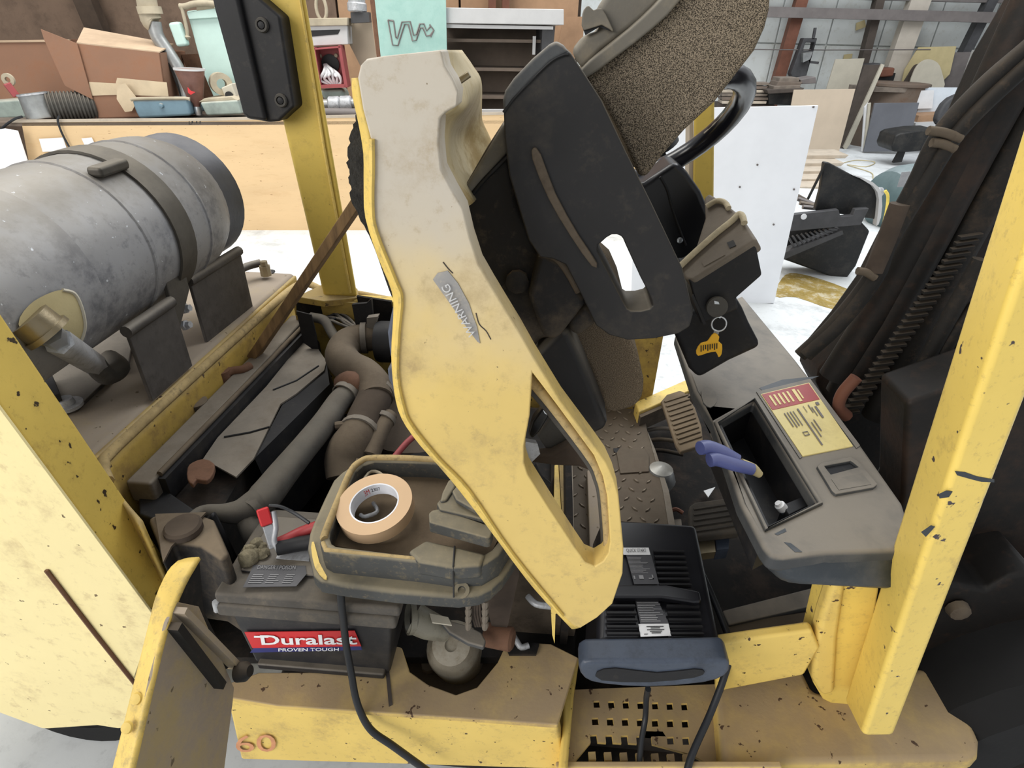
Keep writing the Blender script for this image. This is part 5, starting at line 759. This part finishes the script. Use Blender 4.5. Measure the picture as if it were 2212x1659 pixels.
# tray console
t = thing('plastic_tray_console', 'dusty black plastic tray console above the battery', 'tray', (-.2, .68, .80))
OUT = [(663, 1182), (668, 1150), (676, 1128), (700, 1075), (720, 1035), (738, 1018), (756, 1006), (770, 992), (809, 979), (934, 984), (1040, 1000), (1120, 1060), (1140, 1120), (1132, 1170), (1112, 1210), (1086, 1248), (1060, 1272), (1034, 1284), (990, 1290), (857, 1280), (744, 1266), (690, 1256), (676, 1240)]
slab('skirt', OUT, ('z', .835), .03, 'tray', t, bevel=.008, seg=3)
RO = [(690, 1168), (692, 1150), (735, 1045), (752, 1010), (772, 992), (809, 982), (934, 986), (1040, 1000), (1100, 1060), (1116, 1120), (1100, 1165), (1078, 1200), (1040, 1222), (975, 1224), (905, 1214), (712, 1194), (696, 1184)]
RI = [(712, 1160), (714, 1148), (752, 1052), (768, 1018), (784, 1004), (809, 996), (934, 1000), (1030, 1014), (1082, 1068), (1096, 1120), (1082, 1160), (1062, 1186), (1030, 1204), (975, 1208), (905, 1200), (726, 1178), (716, 1172)]
slab('rim', RO, ('z', .88), .05, 'tray', t, [RI], bevel=.006, seg=3)
tube('rim_crust', WL([((a[0] + b[0]) / 2, (a[1] + b[1]) / 2) for a, b in zip(RO, RI)][:8], ('z', .881)), .006, 'trayedge', t, 3, 8); tube('rim_crust', WL([(698, 1172), (704, 1184), (720, 1190), (905, 1208), (970, 1216)], ('z', .878)), .0035, 'trayedge', t, 3, 8)
slab('tray_floor', [(700, 1175), (770, 990), (1040, 1005), (1105, 1110), (1050, 1215), (905, 1210)], ('z', .845), .006, 'trayfl', t); slab('yellow_scuff', sm2([(672, 1182), (678, 1170), (690, 1215), (706, 1245), (700, 1250), (680, 1225)], 2), ('z', .838), .002, 'yellow', t); slab('front_ledge', [(880, 1190), (920, 1165), (990, 1180), (1050, 1195), (1040, 1222), (975, 1226), (905, 1214)], ('z', .884), .03, 'tray', t, bevel=.006); tube('seam', [W((982, 1180), ('z', .886)), W((979, 1222), ('z', .884)), W((980, 1290), ('z', .834))], .0015, 'ink', t, 1, 5); lathe('screw_boss', [(.012, 0), (.012, .006), (.006, .006), (.005, .002)], W((998, 1276), ('z', .832)), (0, -.5, .8), 'tray', t, 14)
for k, (Q, z) in enumerate((([(926, 1108), (934, 1101), (951, 1098), (1062, 1136), (1066, 1142), (1060, 1160), (1052, 1162), (927, 1128)], .915), ([(943, 1086), (975, 1052), (990, 1050), (1050, 1095), (1060, 1118), (1056, 1124), (950, 1100)], .92))):
    slab('armrest_pad', Q, ('z', z), .022, 'tray', t, bevel=.006, seg=3)
slab('armrest_lever', [(955, 1062), (968, 1036), (978, 1032), (985, 1050), (965, 1080), (950, 1082)], ('z', .925), .02, 'tray', t, bevel=.006); slab('armrest_lever', [(976, 1060), (990, 1045), (1040, 1085), (1052, 1108), (1044, 1112), (985, 1078)], ('z', .932), .01, 'tray', t, bevel=.004)
tc_ = W((812, 1096), ('z', .878)); ax = Vector((-.10, -.16, 1)).normalized()
t = thing('masking_tape_roll', 'roll of tan masking tape lying in the black tray', 'tape', tc_)
lathe('tape', [(.0405, -.012), (.0625, -.012), (.0625, .012), (.0405, .012)], tc_, ax, 'tape', t, 48, True); lathe('core', [(.0385, -.0125), (.0408, -.0125), (.0408, .0122), (.0385, .0122)], tc_, ax, 'core', t, 48, True)
cyl = lambda th, h: tc_ + (Vector((math.cos(th), math.sin(th), 0)) - ax * Vector((math.cos(th), math.sin(th), 0)).dot(ax)).normalized() * .0382 + ax * h
def curved(nm, s, th0, th1, h0, h1, m):
    o = text(nm, s, (0, 0, 0), (1, 0, 0), (0, 1, 0), m, t, 0); Lo = o.location + t.location
    for v in o.data.vertices: p = v.co + Lo; q = cyl(th0 + (th1 - th0) * p.x, h0 + (h1 - h0) * p.y); v.co = q - t.location
    o.location = (0, 0, 0)
curved('core_print', '3M', 2.35, 2.1, -.006, .007, 'red'); curved('core_print', '2307', 2.02, 1.62, -.003, .005, 'ink')
tag(tube('wire_clip', [W(p, ('z', .862)) for p in ((783, 1042), (796, 1022), (810, 1018), (826, 1026), (822, 1040))], .003, 'dusty', None, 2, 6), 'bent pale wire clip behind the masking tape roll', 'wire'); tag(tube('wire_clip', [W(p, ('z', .855)) for p in ((778, 1112), (788, 1116), (812, 1108), (814, 1098), (806, 1086))], .0035, 'zinc', None, 3, 6), 'bent steel wire hook inside the masking tape roll', 'wire')
# charger
t = thing('battery_charger', 'glossy black battery charger set on the step edge', 'charger', (.225, .7, .607))
cx = [(.108, .56), (.335, .585), (.352, .88), (.20, .90), (.118, .86)]
body = hexa('case', [Vector((x, y, .607)) for x, y in ((.10, .585), (.345, .60), (.352, .885), (.130, .885))], [Vector((x, y, z)) for x, y, z in ((.118, .59, .70), (.322, .605, .70), (.335, .875, .705), (.145, .875, .705))], 'charger', t, .012, 3)
slab('front_bumper', sm2([(1250, 1446), (1258, 1434), (1285, 1430), (1400, 1430), (1545, 1428), (1572, 1430), (1578, 1444), (1568, 1462), (1520, 1478), (1400, 1487), (1300, 1480), (1262, 1468)], 2), ('y', .555), .045, 'chargerf', t, bevel=.012, seg=3); slab('bumper_dirt', sm2([(1290, 1452), (1330, 1444), (1420, 1454), (1500, 1446), (1522, 1452), (1500, 1464), (1400, 1474), (1300, 1470)], 2), ('y', .553), .004, 'black', t)
ct = ('z', .708)
slab('handle_bar', [(1325, 1262), (1440, 1262), (1512, 1276), (1516, 1298), (1500, 1300), (1430, 1290), (1322, 1290)], ('z', .722), .014, 'charger', t, bevel=.005, seg=3)
slab('label_panel', [(1348, 1182), (1402, 1182), (1424, 1262), (1370, 1262)], ('z', .7085), .001, 'lbl', t); slab('label_panel', [(1371, 1290), (1418, 1290), (1446, 1350), (1384, 1350)], ('z', .7075), .001, 'lbl', t); slab('white_label', [(1379, 1348), (1444, 1347), (1450, 1373), (1384, 1375)], ('z', .7085), .001, 'white', t); slab('quick_start_label', [(1344, 1183), (1401, 1183), (1405, 1198), (1347, 1198)], ('z', .7095), .001, 'white', t)
text('label_title', 'QUICK START', *quadpx([(1354, 1195), (1397, 1195), (1352, 1186)], ('z', .71)), 'ink', t)
quads('label_print', *quadpx([(1366, 1258), (1420, 1258), (1352, 1202)], ('z', .7092)), [(.05, .5 + .4 * random.random(), .34 + i * .05, .36 + i * .05) for i in range(13)] + [(.1, .16, .12, .24), (.32, .5, .12, .26), (.7, .9, .12, .16), (.85, .9, .12, .28)], 'grey', t); quads('label_print', *quadpx([(1384, 1346), (1440, 1346), (1372, 1294)], ('z', .7082)), [(.03, .6 + .35 * random.random(), .06 + i * .07, .09 + i * .07) for i in range(13)], 'grey', t); quads('label_print', *quadpx([(1388, 1372), (1446, 1371), (1384, 1350)], ('z', .709)), [(.2, .85, .76, .84), (.35, .7, .62, .7), (.2, .85, .46, .54), (.3, .75, .3, .38), (.35, .7, .14, .22), (.06, .2, .04, .1)], 'ink', t)
pv = None
for x0, x1, y0, nn, st in ((1412, 1478, 1192, 8, 12), (1310, 1372, 1310, 5, 15), (1440, 1510, 1310, 5, 15)):
    for i in range(nn):
        a, b = W((x0 + i * (2 if x0 > 1400 else .2), y0 + i * st), ('z', .707)), W((x1 + i * 2.4, y0 + i * st), ('z', .707)); beam('vent_louvre', a, b, .004, .006, 'black', t)
tube('charger_cord', hz_([(1400, 1488, .60), (1396, 1510, .56), (1394, 1550, .52), (1386, 1600, .50), (1378, 1680, .48)]), .0052, 'cord', t, 5, 10)
tube('charger_cord', [W((1510, 1225), ('z', .68)), W((1535, 1280), ('z', .67)), W((1560, 1340), ('z', .65)), W((1578, 1400), ('z', .63)), W((1565, 1460), ('z', .6)), W((1535, 1540), ('z', .56)), W((1495, 1630), ('z', .53)), W((1478, 1690), ('z', .51))], .0062, 'cord', t, 5, 10)
tag(tube('power_cord', [W(p, ('y', y)) for p, y in (((735, 1268), .583), ((738, 1310), .575), ((742, 1345), .575), ((748, 1395), .572), ((758, 1450), .555), ((772, 1520), .53), ((800, 1575), .515), ((850, 1612), .505), ((930, 1670), .50))], .0062, 'cord', None, 6, 10, flat=1), 'black twin cord hanging in front of the car battery', 'cord')
# prop stick
a, b = W((548, 770), ('z', .82)), W((768, 445), ('y', 1.20)); b = b + (b - a) * .42; tag(beam('wooden_prop', a, b, .034, .022, 'wood', bevel=.002), 'weathered wooden stick propping the engine hood open', 'stick')
# things in the cowl tray
t = thing('pliers', 'pliers with blue vinyl grips lying over the dash tray', 'pliers', W((1570, 990), ('z', .95)))
pa = lambda L, z: [W((x, y), ('z', zz)) for (x, y), zz in zip(L, z)]
tube('grip', pa([(1512, 968), (1530, 966), (1560, 976), (1595, 992)], (.98, .978, .972, .962)), [.0115, .012, .011, .008], 'blueg', t, 4, 12); tube('grip', pa([(1532, 994), (1550, 992), (1585, 1003), (1625, 1014)], (.965, .965, .958, .948)), [.0115, .012, .0115, .01], 'blueg', t, 4, 12); tube('jaw', pa([(1600, 1000), (1625, 1013), (1642, 1026)], (.955, .945, .935)), [.008, .010, .006], 'olive', t, 3, 10)
t = thing('marker_pen', 'white capped marker pen standing in the dash tray corner', 'pen', W((1700, 1112), ('z', .86)))
a, b = W((1706, 1116), ('z', .885)), W((1680, 1086), ('z', .91)); L = (b - a).length; lathe('barrel', [(.006, 0), (.0075, .002), (.0075, L * .6)], a, b - a, 'chargerf', t, 14); lathe('cap', [(.0085, 0), (.0085, L * .3), (.006, L * .34), (.005, L * .45)], mid(a, b, .55), b - a, 'white', t, 14)
# key with tag
t = thing('key_ring', 'steel key ring with yellow tag hanging from the ignition', 'key', W((1545, 700), ('y', .945)))
kp = ('y', .938); slab('key', [(1543, 650), (1552, 652), (1562, 676), (1556, 688), (1546, 684)], kp, .002, 'chrome', t)
c = W((1553, 700), kp); rr = (W((1569, 700), kp) - c).length; tube('ring', [c + (Vector((1, 0, 0)) * math.cos(i * .4488) + Vector((0, .25, .97)) * math.sin(i * .4488)) * rr for i in range(14)], .0016, 'chrome', t, 2, 8, True)
slab('clasp', [(1544, 712), (1554, 716), (1550, 728), (1540, 724)], kp, .003, 'galv', t); kt_ = slab('tag', sm2([(1546, 720), (1554, 728), (1552, 738), (1560, 745), (1559, 765), (1552, 772), (1546, 760), (1525, 764), (1508, 769), (1504, 758), (1514, 742), (1528, 738), (1538, 724)], 2), ('y', .936), .003, 'tag', t, bevel=.0008)
O, X, Y = quadpx([(1512, 762), (1556, 756), (1512, 742)], ('y', .9355)); quads('tag_print', O, X, Y, [(.03 + i * .11, .08 + i * .11, .1 + (i % 3) * .1, .8) for i in range(8)], 'ink', t)
